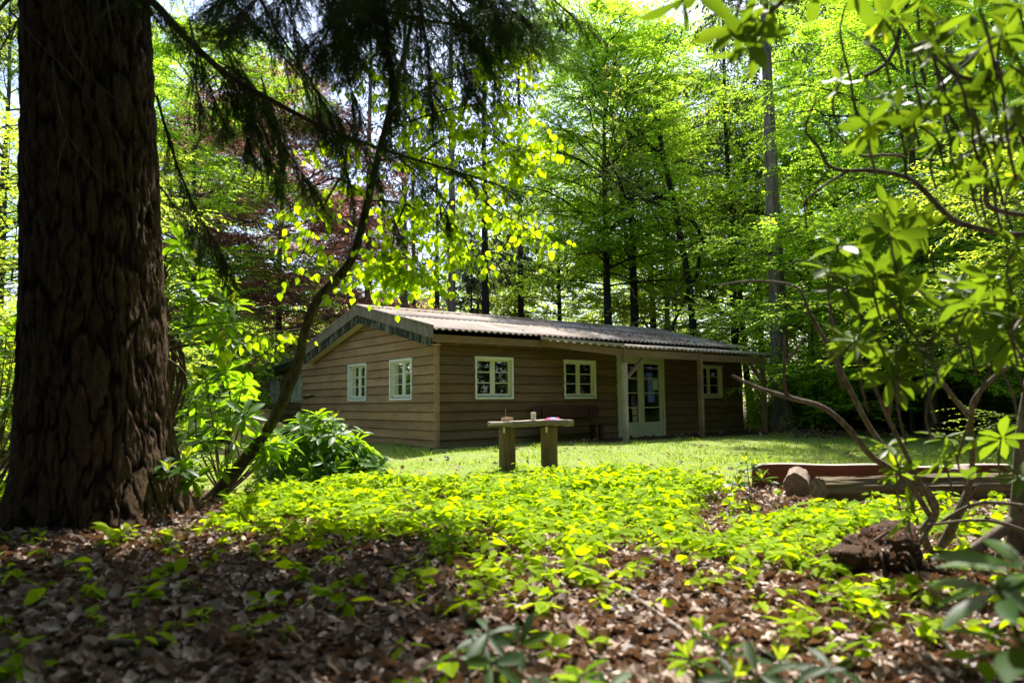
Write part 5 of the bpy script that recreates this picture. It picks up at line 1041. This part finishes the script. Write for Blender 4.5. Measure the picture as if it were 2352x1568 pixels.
# ------------------------------------------------------------------ root clump, fallen twigs
cl = P(2015, 1240, 4.25); cg = float(ground(cl[0], cl[1])); stump = thing('root_clump', 'dark brown upturned root clump of peat below the grey rhododendron stems', 'stump', (cl[0], cl[1], cg - .05))
u, v = np.meshgrid(np.linspace(0, 2 * np.pi, 97)[:-1], np.linspace(.02, 1.75, 60))
def n3(p, f, sd_): return (vnoise(p[..., 0] * f + 50, p[..., 1] * f + 50, sd_) + vnoise(p[..., 1] * f + 70, p[..., 2] * f + 70, sd_ + 1) + vnoise(p[..., 2] * f + 90, p[..., 0] * f + 90, sd_ + 2)) / 3 - .5
un = np.stack([np.cos(u) * np.sin(v), np.sin(u) * np.sin(v), np.cos(v)], -1); k = 1 + 1.6 * n3(un, 1.6, 5) + .9 * n3(un, 4.0, 15) + .28 * n3(un, 9, 25) + .12 * n3(un, 24, 35)
V = (un * k[..., None] * np.array([.33, .24, .24]) + np.array([0, 0, .02])).reshape(-1, 3); i, j = np.meshgrid(np.arange(96), np.arange(59)); F = np.stack([j * 96 + i, j * 96 + 96 + i, j * 96 + 96 + (i + 1) % 96, j * 96 + (i + 1) % 96], -1).reshape(-1, 4)
M_peat = m_bark('peat', (.022, .012, .008), (.085, .046, .028), 16, 1, 1.0, .03)
build('earth', [(V, F)], M_peat, stump, smooth=True); rg = np.random.default_rng(3); ch = []
for k in range(16):
    a = rg.uniform(0, 6.28); d = np.array([math.cos(a), math.sin(a), rg.uniform(-.3, .5)]); o = np.array([0, 0, .12]) + d * .15; ch += tube(smooth_path([o, o + d * .12 + rg.normal(0, .04, 3), o + d * rg.uniform(.15, .34) + np.array([0, 0, -.15])], 8), np.linspace(.014, .003, 8), 5, cap=False)
qi = rg.choice(len(V), 420); nv = norm(V[qi]); o = build('crumbs', tri_fix(leaves(V[qi] + nv * .004, rg.normal(0, 1, (420, 3)), nv + rg.normal(0, .4, (420, 3)), rg.uniform(.015, .05, 420), T_DRY)), M_dry, stump); o['kind'] = 'stuff'
for c_ in ch:
    if len(c_[0]): build('root', [c_], B_twig, stump, smooth=True)
def ground_twig(label, pts, r0, r1, mat=B_dead, h=.03):
    w_ = []
    for q in pts:
        ln = []
        for (u, v) in q:
            lo_, hi_ = 1.2, 14.0
            for _ in range(40):
                m_ = (lo_ + hi_) / 2; p = P(u, v, m_); lo_, hi_ = (m_, hi_) if p[2] > ground(p[0], p[1]) + h else (lo_, m_)
            ln.append(P(u, v, lo_))
        w_ += tube(smooth_path(ln, 18), np.linspace(r0, r1, 18), 7, cap=False); r0 *= .75
    b = w_[0][0].mean(0); o = build('fallen_branch', m3(w_, b), mat, None, smooth=True); o.location = tuple(b); return tag(o, label, 'twig', 'fallen branches in the leaf litter')
ground_twig('forked pale fallen branch lying in the middle of the leaf litter', [[(1590, 1465), (1500, 1400), (1410, 1340), (1330, 1310), (1255, 1295)], [(1255, 1295), (1250, 1330), (1215, 1370), (1190, 1405)]], .011, .008)
ground_twig('grey forked fallen branch at the lower right', [[(2140, 1440), (2175, 1480), (2220, 1510), (2270, 1500)], [(2220, 1510), (2210, 1540), (2180, 1580)]], .012, .007)
ground_twig('brownish fallen branch in the shaded litter at the left', [[(100, 1310), (170, 1280), (250, 1245), (310, 1215)]], .013, .010, B_twig)
ground_twig('rotten branch lying near the bottom left', [[(250, 1480), (330, 1478), (420, 1474)]], .022, .018, B_twig)
ground_twig('thin twig lying below the root clump', [[(1780, 1215), (1850, 1200), (1920, 1190)]], .01, .006, B_twig)

# ------------------------------------------------------------------ ground cover, leaf litter, grass
rg = np.random.default_rng(21)
n = 26000; s_ = rg.uniform(-5.5, 5.5, n); d_ = rg.uniform(2.1, 9.9, n); u_ = 1176 + s_ / d_ * 2352 * FPX
x, y = XY(s_, d_)
den = sstep(4.8, 6.2, d_) * sstep(-2.5, -1.5, s_ + .10 * (9 - d_)) * sstep(4.2, 3.0, s_) * sstep(9.7, 9.0, d_ + .8 * (vnoise(x, y, 3) - .5))
den = np.maximum(den, .32 * sstep(2.6, 4.6, d_) * sstep(-.9, .3, s_) * sstep(3.0, 2.2, s_))
den = np.maximum(den, .06 * sstep(2.2, 3.4, d_) * (d_ < 7.6)); den = np.maximum(den, .35 * sstep(5.5, 6.4, d_) * (s_ > -2.6) * (s_ < -.8) * (d_ < 8))
den = den * (.10 + 1.25 * sstep(.34, .60, .65 * vnoise(x * 1.0, y * 1.0, 17) + .35 * vnoise(x * 3.2, y * 3.2, 19)))
den = np.maximum(den, (.055 * sstep(2.2, 3.2, d_) + .045 * sstep(4, 5.5, d_)) * (d_ < 7.4))
den = den * (1 - .35 * sstep(-.3, -1.1, s_ + .25 * (d_ - 5)) * sstep(6.3, 5.6, d_))
den[(np.hypot(x - BIG[0], y - BIG[1]) < 1.0) | (np.hypot(s_ - 2.18, d_ - 4.2) < .42) | ((s_ > 2.25) & (d_ > 6.3) & (rg.random(n) < .8)) | ((s_ > 2.6) & (d_ > 6.75))] = 0
kp = rg.random(n) < den; x, y, s_, d_ = x[kp], y[kp], s_[kp], d_[kp]; k = len(x); gz_ = ground(x, y); hh = rg.uniform(.04, .13, k) + sstep(5.8, 7.8, d_) * (.04 + .14 * vnoise(x * 2.2, y * 2.2, 23))
base_ = np.stack([x, y, gz_ - .01], -1); tp_ = base_ + np.stack([rg.normal(0, .03, k), rg.normal(0, .03, k), hh], -1)
pos, dd, nn, LL = [], [], [], []
for lv in range(2):
    for j in range(4):
        a = rg.uniform(0, 6.28, k) * 0 + (j * 1.571 + lv * .8) + rg.uniform(0, 6.28, k)[0:1] + hsh(np.arange(k), np.arange(k), 3) * 6.28; el = rg.normal(-.22, .33, k)
        q = tp_ - (tp_ - base_) * (.35 * lv); use = rg.random(k) < (.85 if lv == 0 else .5)
        dv = np.stack([np.cos(a) * np.cos(el), np.sin(a) * np.cos(el), np.sin(el)], -1); pos.append((q + dv * .015)[use]); dd.append(dv[use]); nn.append((np.array([0, 0, 1.]) + rg.normal(0, .38, (k, 3)))[use]); LL.append((rg.uniform(.05, .12, k) * (1 - .2 * lv))[use])
pos, dd, nn, LL = (np.concatenate(q_) for q_ in (pos, dd, nn, LL)); pick = rg.random(len(pos)); CV = [leaves(pos[z_], dd[z_], nn[z_], LL[z_] * f_, t_, w_) for z_, t_, f_, w_ in ((pick < .45, T_OVATE, 1, 1), ((pick >= .45) & (pick < .75), T_BEECH, 1.12, .85), (pick >= .75, T_OVATE, .62, 1.15))]
o = build('ground_cover', CV + [segs(base_, tp_, .0022, .0014)], L_cover, None, smooth=False)
tag(o, 'low carpet of bright yellow-green leafy plants in the middle of the foreground', 'ground cover', kind='stuff')
# dry leaves: thick near the viewer, thinner towards the clearing, and drifts round the porch and bank
n = 60000; d_ = 1.5 + 9 * rg.random(n) ** 1.5; s_ = rg.uniform(-1, 1, n) * (1.0 + d_ * .85); x, y = XY(s_, d_)
kp = rg.random(n) < (1 - .93 * sstep(8.0, 9.4, d_)); x, y = x[kp], y[kp]
m_ = 9000; x2 = rg.uniform(3, 16, m_); y2 = rg.uniform(-3.0, 1.5, m_); k2 = ((x2 < 11.3) & (y2 < -.05) & (y2 > -.55 - .5 * vnoise(x2 * 2, y2, 5)) | (x2 > 11.45) & (y2 > -2.4)) & (rg.random(m_) < np.where(x2 < 11.3, .35, .95))
s3 = rg.uniform(4.5, 12, 7000); d3 = rg.uniform(19.5, 24, 7000); x3, y3 = XY(s3, d3); k3 = (rg.random(7000) < sstep(20, 21.5, d3 + vnoise(x3, y3, 3))) & ((x3 > 11.6) | (y3 < -1.8))
s4 = rg.uniform(-5, 8, 450); d4 = rg.uniform(9.5, 17, 450); x4, y4 = XY(s4, d4); k4 = (y4 < -.3) | (x4 < -.3)
X = np.concatenate([x, x2[k2], x3[k3], x4[k4]]); Y = np.concatenate([y, y2[k2], y3[k3], y4[k4]]); k = len(X)
pos = np.stack([X, Y, ground(X, Y) + rg.uniform(.0, .022, k)], -1); a = rg.uniform(0, 6.28, k); el = rg.normal(0, .32, k); dv = np.stack([np.cos(a) * np.cos(el), np.sin(a) * np.cos(el), np.sin(el)], -1)
big_ = np.where(np.arange(k) < len(x), 1, 1.25)
o = build('leaf_litter', tri_fix(leaves(pos, dv, np.array([0, 0, 1.]) * np.where(rg.random((k, 1)) < .75, 1, -1) + rg.normal(0, .45, (k, 3)), rg.uniform(.035, .105, k) * big_, T_DRY, rg.uniform(.8, 1.3, k))), M_dry)
ks = 260; sd_ = 1.8 + 7 * rg.random(ks); ss_ = rg.uniform(-1, 1, ks) * (.8 + sd_ * .7); sx_, sy_ = XY(ss_, sd_); sa = rg.uniform(0, 6.28, ks); sl_ = rg.uniform(.06, .32, ks); A = np.stack([sx_, sy_, ground(sx_, sy_) + .022], -1); Bq = A + np.stack([np.cos(sa) * sl_, np.sin(sa) * sl_, rg.uniform(-.015, .03, ks)], -1)
o2 = build('fallen_twigs', [segs(A, Bq, rg.uniform(.002, .005, ks), .0015)], B_dead); tag(o2, 'small dry twigs scattered over the leaf litter', 'twigs', kind='stuff')
tag(o, 'brown and pinkish dry beech leaves covering the forest floor', 'leaf litter', kind='stuff')
n = 190000; s_ = rg.uniform(-6.5, 11, n); d_ = 8.6 + 14.5 * rg.random(n) ** 1.3; x, y = XY(s_, d_); t = turf_amount(x, y) * (.25 + .9 * sstep(.25, .6, vnoise(x * 1.4, y * 1.4, 31)))
t[(x > -.1) & (x < LX) & (y > -.06)] = 0; t[(x > 4.7) & (x < 10.95) & (y > -1.33)] = 0
tuft = (x > -.3) & (x < 4.4) & (y > -.9) & (y < -.1); t[tuft] *= .35
kp = rg.random(n) < t; x, y, d_ = x[kp], y[kp], d_[kp]; k = len(x); a = rg.uniform(0, 6.28, k); tall = (vnoise(x * 3.1, y * 3.1, 44) > .74); el = rg.uniform(.5, 1.4, k); dv = np.stack([np.cos(a) * np.cos(el), np.sin(a) * np.cos(el), np.sin(el)], -1)
T_BLADE = (np.array([(-.06, 0, 0), (.06, 0, 0), (.0, 1, -.25)], float), np.array([(0, 1, 2)]))
o = build('grass', [leaves(np.stack([x, y, ground(x, y) - .004], -1), dv, np.array([0, 0, 1.]) + rg.normal(0, .4, (k, 3)), rg.uniform(.035, .075, k) * np.where(tall, 1.9, 1.0), T_BLADE)], L_grass)
tag(o, 'short green grass of the clearing in front of the cabin', 'grass', kind='stuff')
# leaves and twigs fallen on the roof
n = 1500; x = rg.uniform(2.5, 11.5, n); y = rg.uniform(-.4, 3.1, n); kp = rg.random(n) < .05 + .95 * sstep(5, 7.5, x) * sstep(.35, .6, vnoise(x * .9, y * 1.4, 6)); x, y = x[kp], y[kp]; k = len(x); a = rg.uniform(0, 6.28, k)
dv = np.stack([np.cos(a), np.sin(a), np.sin(a) * SL], -1); o = build('roof_litter', tri_fix(leaves(np.stack([x, y, np.array([roof_z(q) for q in y]) + .045], -1), dv, np.array([0, -.2, 1.]) + rg.normal(0, .3, (k, 3)), rg.uniform(.05, .09, k), T_DRY)), M_dry)
tag(o, 'dry leaves lying on the right half of the corrugated roof', 'leaf litter', kind='stuff')
